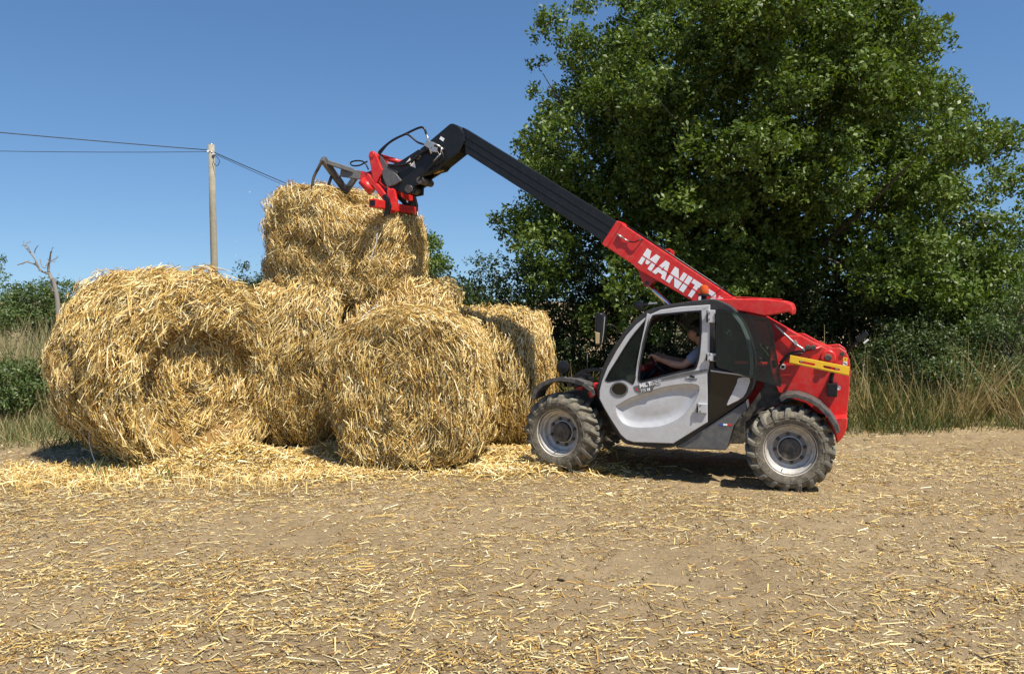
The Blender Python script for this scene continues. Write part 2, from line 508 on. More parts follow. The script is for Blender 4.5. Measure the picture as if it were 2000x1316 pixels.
def smooth_path(pts, n=24):
    """Catmull-Rom through pts"""
    p = [Vector(q) for q in pts]
    p = [p[0] * 2 - p[1]] + p + [p[-1] * 2 - p[-2]]
    out = []
    m = len(p) - 3
    per = max(2, n // m)
    for i in range(m):
        a, b, c, d = p[i:i + 4]
        for k in range(per):
            t = k / per
            out.append(0.5 * ((2 * b) + (c - a) * t + (2 * a - 5 * b + 4 * c - d) * t * t + (3 * b - a - 3 * c + d) * t ** 3))
    out.append(p[-2])
    return [tuple(q) for q in out]

def tube(name, pts, r, mat, parent=None, seg=10, smooth_n=0):
    if smooth_n:
        n0 = len(pts); pts = smooth_path(pts, smooth_n)
        if not np.isscalar(r): r = np.interp(np.linspace(0, 1, len(pts)), np.linspace(0, 1, n0), r)
    v, f = line_tube(pts, r, seg)
    n = len(pts)
    me = bpy.data.meshes.new(name)
    faces = [tuple(q) for q in f] + [tuple(range(seg))[::-1], tuple(range((n - 1) * seg, n * seg))]
    me.from_pydata([tuple(q) for q in v], [], faces)
    o = link(name, me, mat, parent)
    for p in me.polygons:
        p.use_smooth = len(p.vertices) == 4
    return o

# bales: name, label, where, yaw (axis direction), radius, half length
def side_axis(t):   # yaw so that the local +X end faces (sin t, -cos t)
    return math.atan2(-math.cos(t), math.sin(t))
bA, shA = bale('straw_bale', 'large shaggy straw bale nearest the left edge, its curled open end facing right', (-4.08, 10.35, 1.04), side_axis(math.radians(50)), 1.08, .74, 54000, 1, hollow=.05, recess=.24, shag=1.3, flat=.04, sq=2.45, rough=1.25)
bC, _ = bale('straw_bale', 'front straw bale of the heap beside the front wheel of the telehandler', (-1.13, 10.02, .84), side_axis(math.radians(-10)), .87, .56, 52000, 2, vert=.8, flat=.05, dark=.03, sq=3.2, ys=.93, rough=1.2, fine=.8)
bB1, _ = bale('straw_bale', 'straw bale under the lifted one, between the shaggy bale and the front bale', (-2.60, 11.48, 1.03), math.radians(-4), 1.07, .58, 40000, 3, vert=.6, sq=3.3, rough=1.1, fine=.8)
bB2, _ = bale('straw_bale', 'straw bale in the bottom row behind the front bale, mostly hidden by it', (-1.40, 11.62, 1.02), math.radians(4), 1.07, .66, 22000, 4, vert=.6, sq=3.2, fine=.8)
bT, _ = bale('straw_bale', 'topmost straw bale on the heap, gripped by the red grab', (-2.20, 11.54, 2.58), math.radians(-20), .84, .68, 46000, 5, vert=.8, tilt=(math.radians(1), math.radians(2)), upright=True, drop=.42, sq=2.5, ys=1.19, rough=1.25, fine=.8, taper=.06)
bD, _ = bale('straw_bale', 'straw bale at the right end of the heap, just left of the front mudguard', (-.37, 11.62, .83), math.radians(3), .88, .62, 29000, 6, vert=.8, sq=3.2, fine=.85)
bE, _ = bale('straw_bale', 'rear straw bale showing as a strip between the heap and the mirror', (-.10, 13.25, .80), math.radians(2), .86, .62, 15000, 7, vert=.7, dark=.03, sq=3.2)

# pale twine showing on bales
def twine(parent, pts, r=.006):
    return tube('twine', pts, r, TWINE, parent, 5, 20)

# litter on the field
def litter_density(x, y):
    p = np.stack([x, y, np.zeros_like(x)], 1)
    d = 0.13 + .30 * np.clip(vnoise(p, 1.1, 21) + .15, 0, 1) + .75 * np.clip(vnoise(p * np.array([.5, 1.4, 1]), .5, 22), 0, 1) + .5 * np.clip(vnoise(p, .22, 23), 0, 1)
    for (bx, by) in BALE_SPOTS[:5]:
        d = d + .95 * np.exp(-((x - bx) ** 2 + (y - by) ** 2) / 1.5 ** 2)
    def blob(cx, cy, sx, sy, a):
        return a * np.exp(-((x - cx) / sx) ** 2 - ((y - cy) / sy) ** 2)
    d = d + blob(-4.6, 8.7, 1.7, 1.1, 1.1) + blob(-5.2, 7.4, 1.3, .9, .8) + blob(-4.2, 5.6, 1.0, .5, .35) + blob(-2.6, 8.8, 1.5, .9, .8) + .30 * np.exp(-((y - 8.4) / 1.3) ** 2) / (1 + np.exp((x - .3) / .6)) + blob(-1.6, 5.6, 1.6, .55, .55) + blob(-2.8, 6.0, 1.2, .5, .4) + blob(5.0, 9.9, 1.4, .7, .8) + blob(.2, 9.3, 1.0, .5, .9) + blob(3.4, 7.9, 1.6, .5, .35) + blob(1.6, 8.2, 1.5, .4, .3)
    d = d - blob(-1.9, 6.9, 1.0, .4, .25) - blob(.9, 5.7, 1.2, .6, .12)
    return np.clip(d, .05, 1.6)

def pile_z(x, y):
    """height of loose straw heaped on the soil"""
    def blob(cx, cy, sx, sy, a):
        return a * np.exp(-((x - cx) / sx) ** 2 - ((y - cy) / sy) ** 2)
    return blob(-2.95, 9.75, .55, .28, .20) + blob(-3.4, 9.55, .6, .25, .12) + blob(-2.1, 10.3, .5, .35, .12) + blob(.25, 9.35, .55, .25, .06) + blob(.0, 10.4, .7, .3, .12)

def build_litter():
    n = 510000
    # more candidates near the camera, spread over the trapezoid in view and a margin
    y = 3.9 * (14.5 / 3.9) ** rng.random(n)
    x = (rng.random(n) * 2 - 1) * (0.70 * y + .6)
    d = litter_density(x, y)
    # even cover per area: sampling density ~ 1/y^2, so thin the near part a little
    k = rng.random(n) < np.clip(d * (.18 + .045 * y), 0, 1) * .80
    x, y = x[k], y[k]; n = len(x)
    z = ground_z(x, y, True)
    pz = pile_z(x, y)
    z = z + .006 + pz * rng.random(n) + rng.random(n) * .012 * np.clip(litter_density(x, y), 0, 1.2)
    big = rng.random(n)
    Ln = np.where(big < .82, rng.uniform(.008, .036, n), np.where(big < .982, rng.uniform(.04, .10, n), rng.uniform(.10, .24, n)))
    Wd = np.where(big < .82, rng.uniform(.003, .007, n), rng.uniform(.0035, .009, n))
    az = rng.normal(0.15, .9, n) + np.where(rng.random(n) < .65, rng.uniform(-1.5, 1.5, n), 0)
    el = rng.normal(0.04, .13, n) + np.where(pz > .02, rng.normal(0, .3, n), 0)
    D = np.stack([np.cos(az) * np.cos(el), np.sin(az) * np.cos(el), np.sin(el)], 1)
    Nw = norm(np.array([[0, 0, 1.]]) + .45 * rng.normal(size=(n, 3)))
    c = straw_cols(n, .06) * np.where(rng.random(n) < .55, rng.uniform(.42, .78, n), rng.uniform(.75, 1.0, n))[:, None]
    v, f, cc = quads(np.stack([x, y, z], 1), D, Nw, Ln, Wd, c)
    # heaped straw at the foot of the bales
    m = 26000
    spots = [(-2.95, 9.75, .6, .30), (-3.4, 9.5, .7, .25), (-2.1, 10.3, .5, .35), (.1, 9.45, .7, .25), (0., 10.35, .7, .3), (-4.6, 9.1, .8, .4), (-2.3, 9.4, .7, .35)]
    w = rng.integers(0, len(spots), m); sp = np.array(spots)[w]
    X = sp[:, 0] + sp[:, 2] * rng.normal(0, .7, m); Y = sp[:, 1] + sp[:, 3] * rng.normal(0, .7, m)
    Z = ground_z(X, Y, True) + .01 + (pile_z(X, Y) + .02) * rng.random(m) ** .7
    az = rng.uniform(0, math.pi, m); el = rng.normal(.05, .28, m)
    D2 = np.stack([np.cos(az) * np.cos(el), np.sin(az) * np.cos(el), np.sin(el)], 1)
    r2 = ribbons(np.stack([X, Y, Z], 1), D2, norm(np.array([[0, 0, 1.]]) + .7 * rng.normal(size=(m, 3))), rng.uniform(.06, .24, m), rng.uniform(.005, .011, m), rng.normal(0, .01, m), straw_cols(m))
    # stubble still standing at the left
    q = 5200
    X = rng.uniform(-6.2, -1.3, q); Y = rng.uniform(8.0, 11.5, q)
    kk = rng.random(q) < np.clip(1.2 - .9 * np.abs((Y - (8.75 + .16 * (X + 5))) / .75), 0, 1) * np.where(X < -2.4, 1, .6)
    X, Y = X[kk], Y[kk]; q = len(X)
    h = rng.uniform(.05, .14, q)
    D3 = norm(np.stack([rng.normal(0, .25, q), rng.normal(0, .25, q), np.ones(q)], 1))
    r3 = ribbons(np.stack([X, Y, ground_z(X, Y) + h * .45], 1), D3, norm(rng.normal(size=(q, 3))), h, rng.uniform(.004, .008, q), rng.normal(0, .006, q), straw_cols(q) * .95)
    V = np.concatenate([v, r2[0], r3[0]]); F = np.concatenate([f, r2[1] + len(v), r3[1] + len(v) + len(r2[0])]); C = np.concatenate([cc, r2[2], r3[2]])
    o = link('scattered_straw', np_mesh('scattered_straw', V, F, C), STRAW)
    tag(o, 'chopped straw and chaff scattered over the field soil', 'straw', kind='stuff')
    # clods of soil: small lumps
    n = 2600
    y = 4.0 * (10.5 / 4.0) ** rng.random(n); x = (rng.random(n) * 2 - 1) * (.66 * y + .4)
    kk = litter_density(x, y) < .62 + .3 * rng.random(n)
    x, y = x[kk], y[kk]; n = len(x)
    ico = bmesh.new(); bmesh.ops.create_icosphere(ico, subdivisions=1, radius=1)
    iv = np.array([q.co[:] for q in ico.verts]); iff = np.array([[q.index for q in f.verts] for f in ico.faces]); ico.free()
    s = rng.gamma(2.2, .0030, n)
    V = iv[None] * (s[:, None, None] * (np.array([1.3, 1.2, .7])[None, None, :] * (1 + .3 * rng.normal(size=(n, len(iv), 1)))))
    V = V + np.stack([x, y, ground_z(x, y) + s * .25], 1)[:, None, :]
    F = (iff[None] + (np.arange(n) * len(iv))[:, None, None]).reshape(-1, 3)
    o = link('soil_clods', np_mesh('soil_clods', V.reshape(-1, 3), F), SOIL)
    tag(o, 'small clods of dry brown soil lying on the field', 'soil', kind='stuff')
    # a little chaff in the air round the lifted bale
    n = 40
    P = np.stack([rng.normal(-3.2, .35, n), rng.normal(11.0, .3, n), rng.uniform(1.9, 3.4, n)], 1)
    v, f, c = quads(P, rand_unit(n), rand_unit(n), rng.uniform(.008, .025, n), rng.uniform(.003, .006, n), straw_cols(n))
    o = link('falling_chaff', np_mesh('falling_chaff', v, f, c), STRAW)
    tag(o, 'bits of chaff falling through the air beside the topmost bale', 'straw', kind='stuff')
build_litter()
# ------------------------------------------------------------------ trees, shrubs, grass
def leaves(T, O, k, size, pal, up=.55, spread=.10):
    """k leaves round each twig tip T with outward direction O"""
    n = len(T) * k
    T = np.repeat(T, k, 0); O = np.repeat(O, k, 0)
    P = T + rand_unit(n) * (spread * rng.random((n, 1)) ** .6)
    D = norm(O * .55 + rand_unit(n))
    Nn = norm(np.array([[0, 0, 1.]]) * up + O * .35 + .75 * rand_unit(n))
    S = norm(np.cross(D, Nn)); U = norm(np.cross(S, D))
    L = size * rng.uniform(.65, 1.25, (n, 1)); W = L * rng.uniform(.42, .6, (n, 1))
    a = P - D * L * .5; b = P + S * W * .5 + D * L * .08 + U * W * .14; c = P + D * L * .5 - U * L * .06; d = P - S * W * .5 + D * L * .08 + U * W * .14
    v = np.stack([a, b, c, d], 1).reshape(-1, 3)
    f = np.arange(n * 4).reshape(n, 4)
    c0 = pal[rng.integers(0, len(pal), n)] * rng.uniform(.75, 1.25, (n, 1))
    return v, f, np.repeat(c0, 4, 0)

OAK = np.array([[.085, .132, .020], [.102, .150, .024], [.066, .108, .018], [.132, .172, .034], [.090, .136, .022]])
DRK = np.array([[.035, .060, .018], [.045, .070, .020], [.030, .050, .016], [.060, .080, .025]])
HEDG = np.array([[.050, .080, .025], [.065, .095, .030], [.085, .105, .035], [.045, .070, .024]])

def tree(name, label, cat, base, crown_c, radii, nclump, clump_r, twigs, k, leaf, pal, trunk_r, seed, group=None, fork=.45, shell=.55, bark=BARK, limbs=None, low=-1.0, yscale=1.0, limb_frac=.6, spread=.11, extra=(), back=1.0, cut=None, sprigs=0, inner=0):
    """tapered trunk with limbs to each leafy clump; crown_c is relative to base"""
    root = empty(name, base, (0, 0, 0), label, cat, group)
    st = np.random.default_rng(seed)
    cc = np.array(crown_c, float); ra = np.array(radii, float)
    # clump centres: outer part of an uneven ellipsoid
    d = norm(st.normal(size=(nclump * 7, 3)))
    d = d[d[:, 2] > low]
    d = d[st.random(len(d)) < np.where(d[:, 1] < .25, 1, back)]
    # spread by rejection so that clumps do not pile up
    C = []
    rr = []
    for q in d:
        lump = 1 + .16 * math.sin(3.1 * q[0] + seed) * math.cos(2.7 * q[2] + seed * 1.3) + .10 * st.normal()
        rad = (shell + (1 - shell) * st.random() ** .55) * lump
        p = cc + q * ra * rad
        if p[2] < .25: continue
        if cut is not None and cut(p): continue
        if all(np.linalg.norm((p - o) / 1.0) > clump_r * .55 for o in C[-90:]):
            C.append(p); rr.append(clump_r * st.uniform(.65, 1.25))
        if len(C) >= nclump: break
    for _ in range(sprigs):
        q = norm(st.normal(size=(1, 3)))[0]
        p = cc + q * ra * st.uniform(.97, 1.05)
        if q[1] > .4 or p[2] < 1.6 or (cut is not None and cut(p - np.array([.5, 0, 0]))): continue
        C.append(p); rr.append(clump_r * st.uniform(.3, .5))
    for e in extra:
        C.append(np.array(e[:3])); rr.append(e[3])
    C = np.array(C); rr = np.array(rr)
    # wood
    VV, FF, off = [], [], 0
    top = np.array([cc[0] * .5, cc[1] * .5, cc[2]])
    tp = np.array([[0, 0, -.1], [.02, 0, .12], top * .3, top * .6, top * .95 + [0.05, 0, 0]])
    tp[2, :2] += st.normal(0, trunk_r * .3, 2)
    v, f = line_tube(smooth_path(tp, 16), np.interp(np.linspace(0, 1, 17), [0, .08, .5, 1], [trunk_r * 1.5, trunk_r * 1.05, trunk_r * .8, trunk_r * .35]), 12)
    link('trunk', np_mesh('trunk', v, f, smooth=True), bark, root)
    for i in range(len(C)):
        if st.random() > limb_frac: continue
        h = st.uniform(fork * .6, .9)
        a = top * h
        mid = a + (C[i] - a) * .5 + np.array([0, 0, -.05]) * np.linalg.norm(C[i] - a) + st.normal(0, .12, 3) * np.linalg.norm(C[i] - a) * .4
        L = np.linalg.norm(C[i] - a)
        r0 = min(trunk_r * .42, .012 + .016 * L)
        v, f = line_tube(smooth_path([a, mid, C[i] - (C[i] - mid) * .1], 8), np.linspace(r0, .008, 9), 5)
        VV.append(v); FF.append(f + off); off += len(v)
    if VV:
        o = link('limbs', np_mesh('limbs', np.concatenate(VV), np.concatenate(FF), smooth=True), bark, root)
    # leaf sprays
    T, O = [], []
    for c, r in zip(C, rr):
        m = max(4, int(twigs * (r / clump_r) ** 2))
        u = norm(st.normal(size=(m, 3)))
        out = (c - cc) / np.linalg.norm(c - cc)
        u = norm(u + out * .35 + np.array([0, 0, .15]))
        q = st.random((m, 1)) ** .45
        T.append(c + u * r * q * np.array([1.1, 1.1, .75])); O.append(u)
    T = np.concatenate(T); O = np.concatenate(O)
    v, f, c = leaves(T, O, k, leaf, pal, spread=spread)
    if inner:
        q = norm(st.normal(size=(inner, 3))) * (st.random((inner, 1)) ** .4) * .74
        q = q[(q[:, 2] > -.62)]
        T = cc + q * ra; O = norm(q)
        v2, f2, c2 = leaves(T, O, 7, leaf * 1.55, pal, spread=.28)
        f = np.concatenate([f, f2 + len(v)]); v = np.concatenate([v, v2]); c = np.concatenate([c, c2])
    o = link('crown', np_mesh('crown', v, f, c), LEAF, root)
    return root

# the big oak behind the machine
tree('oak_tree', 'huge dark green oak tree towering behind the telehandler', 'tree', (5.1, 18.2, 0), (-.38, 0, 4.5), (4.72, 4.2, 4.6), 450, .54, 53, 12, .096, OAK, .36, 11, fork=.35, shell=.58, low=-.70, spread=.14, back=.4, limb_frac=.18, sprigs=70, inner=3600, cut=lambda p: p[2] > 5.6 and p[0] > 3.5 - (p[2] - 6.0) * .62,
     extra=[(1.45, -3.4, 2.75, .8), (1.0, -3.6, 2.2, .6), (1.9, -3.2, 2.3, .6), (-4.2, -1, 3.9, .45), (-4.5, -.8, 4.5, .4), (-4.3, -.5, 3.2, .4), (4.9, -.5, 3.2, .6), (4.7, -1, 2.2, .6), (5.0, 0, 4.4, .5), (2.6, -2.8, 2.0, .6), (3.6, -2.4, 2.0, .7),
            (-.6, -3.5, 6.9, .7), (.2, -3.7, 6.2, .75), (.9, -3.5, 7.0, .7), (-.2, -3.3, 7.7, .7), (.6, -3.0, 8.2, .7), (-1.2, -3.4, 6.2, .6), (1.5, -3.6, 6.3, .6), (.5, -4.0, 5.4, .7), (-.5, -4.0, 5.3, .6), (1.6, -3.9, 5.2, .6)])

shrubs = [
 # name, label, x, y, crown z, radii, clumps, clump r, palette (scaled up on brambles to look sunlit), leaf
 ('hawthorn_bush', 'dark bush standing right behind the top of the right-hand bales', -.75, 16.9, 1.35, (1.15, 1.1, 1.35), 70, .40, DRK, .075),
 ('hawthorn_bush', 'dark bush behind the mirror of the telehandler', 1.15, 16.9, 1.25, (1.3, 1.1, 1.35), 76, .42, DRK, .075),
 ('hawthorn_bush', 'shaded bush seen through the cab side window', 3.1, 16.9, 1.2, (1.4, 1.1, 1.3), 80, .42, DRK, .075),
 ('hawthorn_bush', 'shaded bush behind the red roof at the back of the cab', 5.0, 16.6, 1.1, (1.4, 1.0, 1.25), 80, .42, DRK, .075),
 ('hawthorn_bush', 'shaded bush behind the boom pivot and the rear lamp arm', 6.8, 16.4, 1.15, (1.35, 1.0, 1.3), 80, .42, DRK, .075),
 ('hawthorn_bush', 'tall ragged bush under the right side of the oak', 8.4, 16.6, 1.5, (1.3, 1.1, 1.6), 84, .42, HEDG * .8, .07),
 ('bramble_bush', 'low leafy bush behind the tall grass at the right edge', 8.5, 14.6, 1.0, (1.2, .7, 1.0), 60, .34, HEDG * 1.35, .055),
 ('bramble_bush', 'low bramble bush half hidden in grass right of the rear wheel', 6.6, 14.5, .65, (1.1, .6, .75), 50, .32, HEDG, .055),
 ('willow_shrub', 'feathery tall shrub against the sky at the right edge', 9.5, 16.6, 1.3, (.8, .7, 1.7), 44, .32, HEDG * 1.2, .05),
 ('bramble_bush', 'small sunlit green bush in front of the grass near the right edge', 8.3, 13.6, .45, (.55, .4, .45), 22, .26, HEDG * 1.5, .055),
 ('bramble_bush', 'small green bush in the grass midway between rear bumper and right edge', 6.9, 13.9, .50, (.5, .4, .5), 22, .26, HEDG * 1.3, .055),
 ('bramble_bush', 'green bush at the left edge beside the shaggy bale', -7.75, 13.2, .45, (.75, .6, .50), 34, .30, HEDG * 1.5, .06),
 ('bramble_bush', 'small green bush partly behind the shaggy bale', -6.75, 14.4, .45, (.8, .6, .45), 34, .28, HEDG * 1.5, .06),
]
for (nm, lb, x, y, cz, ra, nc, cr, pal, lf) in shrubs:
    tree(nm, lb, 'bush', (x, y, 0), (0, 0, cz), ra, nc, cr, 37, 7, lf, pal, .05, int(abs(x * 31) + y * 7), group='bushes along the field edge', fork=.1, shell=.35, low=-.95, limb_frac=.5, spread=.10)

far = [
 ('hedge_tree', 'round green tree on the horizon behind the dead tree', -18.2, 33.0, 1.25, (1.3, 1.4, 1.2), 60, .5, HEDG * 1.5),
 ('hedge_tree', 'green tree cut by the left edge of the photo', -21.6, 35.0, 1.9, (1.3, 1.3, 2.2), 46, .5, HEDG * 1.5),
 ('hedge_tree', 'dark green tree just right of the dead tree', -18.6, 36.5, 1.3, (1.0, 1.1, 1.25), 44, .45, DRK),
 ('hedge_tree', 'dark tree on the horizon between the shaggy bale and the lifted bale', -10.0, 34.0, 1.4, (.75, .8, 1.5), 44, .45, DRK),
 ('hedge_tree', 'slim tree right of the lifted bale, level with its upper half', -2.65, 26.5, 2.6, (.62, .6, 1.35), 34, .34, OAK),
 ('hedge_tree', 'low wide dark tree on the horizon right of the lifted bale', -2.6, 34.0, 1.1, (2.2, 1.2, 1.2), 66, .5, DRK),
 ('hedge_tree', 'low green tree far off at the right edge under the sky', 19.6, 34.0, 1.3, (2.2, 1.2, 1.6), 50, .5, HEDG),
]
for (nm, lb, x, y, cz, ra, nc, cr, pal) in far:
    tree(nm, lb, 'tree', (x, y, 0), (0, 0, cz), ra, nc, cr, 28, 7, .12, pal, .09, int(abs(x * 17) + y * 5), group='trees beyond the field', fork=.3, shell=.4, low=-.9, limb_frac=.4, spread=.2)

def dead_tree():
    root = empty('dead_tree', (-13.0, 25.0, 0), (0, 0, 0), 'bare dead tree with forked grey branches at the left', 'tree')
    v, f = line_tube(smooth_path([(0, 0, -.1), (-.02, 0, 1.0), (-.05, 0, 1.9), (-.16, 0, 2.5)], 14), np.linspace(.09, .052, 13), 9)
    link('trunk', np_mesh('trunk', v, f, smooth=True), DEADW, root)
    S = .0147  # metres per photo pixel at this distance
    def q(px, py, dy=0): return ((px - 115) * S - .02, dy, 1.85 + (588 - py) * S)
    br = [([(107, 570), (100, 545), (93, 530), (94, 518), (99, 505), (104, 492)], .055, .020), ([(97, 535), (82, 530), (75, 518), (60, 512), (54, 514), (40, 518)], .034, .013),
          ([(84, 530), (80, 515), (72, 502), (60, 490), (48, 478), (46, 470)], .030, .013), ([(93, 520), (96, 512), (108, 505), (112, 500)], .018, .011),
          ([(66, 494), (70, 486), (78, 480)], .014, .010), ([(66, 494), (63, 484), (58, 478), (66, 472)], .013, .010), ([(93, 524), (84, 520), (78, 506)], .015, .011), ([(56, 514), (54, 508)], .010, .009),
          ([(62, 484), (56, 480), (50, 481)], .009, .009), ([(99, 506), (103, 512), (110, 510)], .010, .009), ([(44, 517), (39, 514)], .008, .009), ([(104, 494), (108, 486), (112, 484)], .009, .009), ([(76, 519), (74, 512), (70, 508)], .010, .009)]
    for i, (pts, a, b) in enumerate(br):
        pp = smooth_path([q(px, py, .12 * math.sin(i * 2 + j * .7)) for j, (px, py) in enumerate(pts)], 10)
        v, f = line_tube(pp, np.linspace(a, b, len(pp)), 6)
        link('branch', np_mesh('branch', v, f, smooth=True), DEADW, root)
dead_tree()

def grass(name, label, n, xr, yr, hr, pal, dens=None, lean=.22, w=.007, cat='grass'):
    x = rng.uniform(*xr, n); y = rng.uniform(*yr, n)
    if dens is not None:
        k = rng.random(n) < dens(x, y)
        x, y = x[k], y[k]; n = len(x)
    p = np.stack([x, y, np.zeros(n)], 1)
    h = rng.uniform(*hr, n) * (.65 + .5 * (vnoise(p, .55, 44) * .5 + .5))
    D = norm(np.stack([rng.normal(0, lean, n) + .25 * vnoise(p, .5, 45), rng.normal(0, lean, n), np.ones(n)], 1))
    side = norm(np.stack([rng.normal(size=n), rng.normal(size=n), np.zeros(n)], 1))
    z = ground_z(x, y, False)
    a = np.stack([x, y, z - .02], 1)
    bend = side * (h * rng.uniform(.02, .35, n))[:, None]
    m = a + D * (h * .55)[:, None] + bend * .3
    t = a + D * (h * .95)[:, None] + bend
    s2 = norm(np.cross(D, side + .3 * rand_unit(n))) * (w * rng.uniform(.6, 1.4, n))[:, None] * .5
    v = np.stack([a - s2, a + s2, m - s2 * .9, m + s2 * .9, t - s2 * .25, t + s2 * .25], 1).reshape(-1, 3)
    k = np.arange(n)[:, None] * 6
    f = np.concatenate([k + np.array([[0, 1, 3, 2]]), k + np.array([[2, 3, 5, 4]])], 0)
    patch = (vnoise(p, .7, 46) * .5 + .5)
    ci = np.clip((patch + rng.normal(0, .28, n)) * len(pal), 0, len(pal) - 1).astype(int)
    c = np.repeat(pal[ci] * rng.uniform(.75, 1.2, (n, 1)), 6, 0)
    o = link(name, np_mesh(name, v, f, c), GRASS)
    return tag(o, label, cat, kind='stuff')

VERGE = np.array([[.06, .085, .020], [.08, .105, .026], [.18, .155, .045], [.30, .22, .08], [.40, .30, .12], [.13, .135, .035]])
DRY = np.array([[.38, .31, .17], [.44, .36, .20], [.30, .25, .12], [.20, .20, .08]])
grass('tall_grass', 'tall mixed green and dry grass along the field edge behind the telehandler', 26000, (1.0, 9.8), (12.3, 15.4), (.25, 1.0), VERGE, lambda x, y: np.clip((y - 12.4 - .35 * np.sin(x * 2.1) - .5 * vnoise(np.stack([x, y * 0, x * 0], 1), .6, 95)) * 1.1, 0, 1) * np.clip(.40 + 1.3 * vnoise(np.stack([x, y, x * 0], 1), .40, 91), .03, 1), lean=.45, w=.010)
grass('dry_stems', 'tall straw coloured grass stems standing in the verge at the right', 9500, (4.5, 9.8), (12.6, 15.0), (.5, 1.55), np.array([[.40, .31, .14], [.33, .25, .11], [.46, .36, .17]]), lambda x, y: np.clip(.1 + 1.5 * vnoise(np.stack([x, y, x * 0], 1), .5, 93), 0, 1), lean=.34, w=.008)
grass('verge_grass', 'short green grass fringe where the field meets the verge', 7000, (1.0, 9.8), (12.0, 13.2), (.10, .38), VERGE[:3], lambda x, y: np.clip(1 - np.abs(y - 12.5 - .3 * np.sin(x * 2.1)) * 1.8, 0, 1) * .9, lean=.4, w=.010)
grass('dry_grass', 'tall pale dry grass at the left edge behind the shaggy bale', 15000, (-11.5, -5.4), (12.6, 18.5), (.5, 1.75), DRY, lambda x, y: np.clip((y - 12.2) * .30 + .05, 0, 1), lean=.18, w=.010)
grass('weedy_grass', 'dull flattened grass on the ground left of the shaggy bale', 7000, (-8.2, -4.6), (10.4, 13.2), (.12, .42), np.array([[.30, .25, .12], [.16, .17, .06], [.36, .30, .16], [.10, .13, .04]]), lambda x, y: np.clip((y - 10.4) * .8, 0, 1), lean=.5, w=.009)
grass('hedge_bank', 'rough shade-darkened grass filling the hedge bottom behind the bales', 9000, (-4.5, 9.8), (15.8, 18.5), (.5, 1.2), VERGE[:3] * .5, None, w=.018)  # verge palette darkened to put hedge-bottom shade into the blades

def stone():
    me = bpy.data.meshes.new('stone')
    bm = bmesh.new(); bmesh.ops.create_icosphere(bm, subdivisions=3, radius=1)
    pts = np.array([v.co[:] for v in bm.verts])
    d = 1 + .16 * vnoise(pts + 3, .8, 5) + .06 * vnoise(pts + 3, .3, 6)
    for v, k in zip(bm.verts, d): v.co = Vector((v.co.x * .17 * k, v.co.y * .15 * k, v.co.z * .22 * k + .20))
    bm.to_mesh(me); bm.free()
    o = link('boundary_stone', me, STONE, None, True)
    o.location = (-10.72, 19.4, -.1)
    o.rotation_euler = (0.05, .1, .4)
    tag(o, 'small grey stone lying in the grass left of the shaggy bale', 'stone')
stone()

# utility pole and wires
def pole():
    root = empty('utility_pole', (-10.6, 31.0, 0), (0, 0, 0), 'weathered wooden utility pole rising behind the shaggy bale', 'pole')
    v, f = line_tube([(0.02, 0, -.2), (0.01, 0, 2.5), (-.005, 0, 5), (-.02, 0, 7.36)], [.135, .125, .115, .105], 14)
    o = tube('post', [(0.05, 0, -.2), (0.03, 0, 2.5), (.0, 0, 5), (-.02, 0, 7.36)], [.135, .125, .115, .105], POLE, root, 14)
    tube('cap', [(-.02, 0, 7.36), (-.02, 0, 7.40)], [.10, .06], STE, root, 14)
    tube('insulator', [(-.10, -.05, 7.12), (-.10, -.14, 7.12)], .04, WHT, root, 8)
    tube('insulator', [(.09, -.05, 7.02), (.09, -.14, 7.02)], .04, WHT, root, 8)
    tube('bracket', [(-.14, -.1, 7.17), (.12, -.1, 7.05)], .018, STE, root, 6)
    tube('slack_loop', [(.10, -.14, 7.02), (.30, -.14, 6.80), (.22, -.14, 6.6), (.06, -.12, 6.75)], .012, WIRE, root, 5, 16)
    return root
pole()
def wire(label, a, b, sag, r):
    pts = []
    for i in range(25):
        t = i / 24
        p = Vector(a).lerp(Vector(b), t); p.z -= sag * 4 * t * (1 - t); pts.append(tuple(p))
    o = tube('overhead_wire', pts, r, WIRE, None, 6)
    return tag(o, label, 'wire', 'overhead wires on the utility pole')
wire('thicker upper overhead wire running left from the utility pole', (-10.7, 30.9, 7.16), (-27.0, 19.44, 7.16), .10, .016)
wire('thin lower overhead wire running left from the utility pole', (-10.7, 30.9, 7.10), (-27.7, 28.3, 7.10), .16, .010)
wire('upper overhead wire descending right from the utility pole towards the lifted bale', (-10.5, 30.9, 7.08), (-6.4, 80.0, 7.3), .25, .018)
wire('lower overhead wire descending right from the utility pole towards the lifted bale', (-10.5, 30.9, 7.03), (-6.4, 80.0, 7.15), .35, .010)

grass('green_weeds', 'few green weeds sprouting in the straw at the foot of the shaggy bale', 260, (-4.5, -3.5), (8.7, 9.35), (.06, .26), np.array([[.07, .11, .03], [.10, .14, .05]]), lambda x, y: np.clip(vnoise(np.stack([x, y, x * 0], 1), .25, 97) * 3, 0, 1), lean=.5, w=.012)
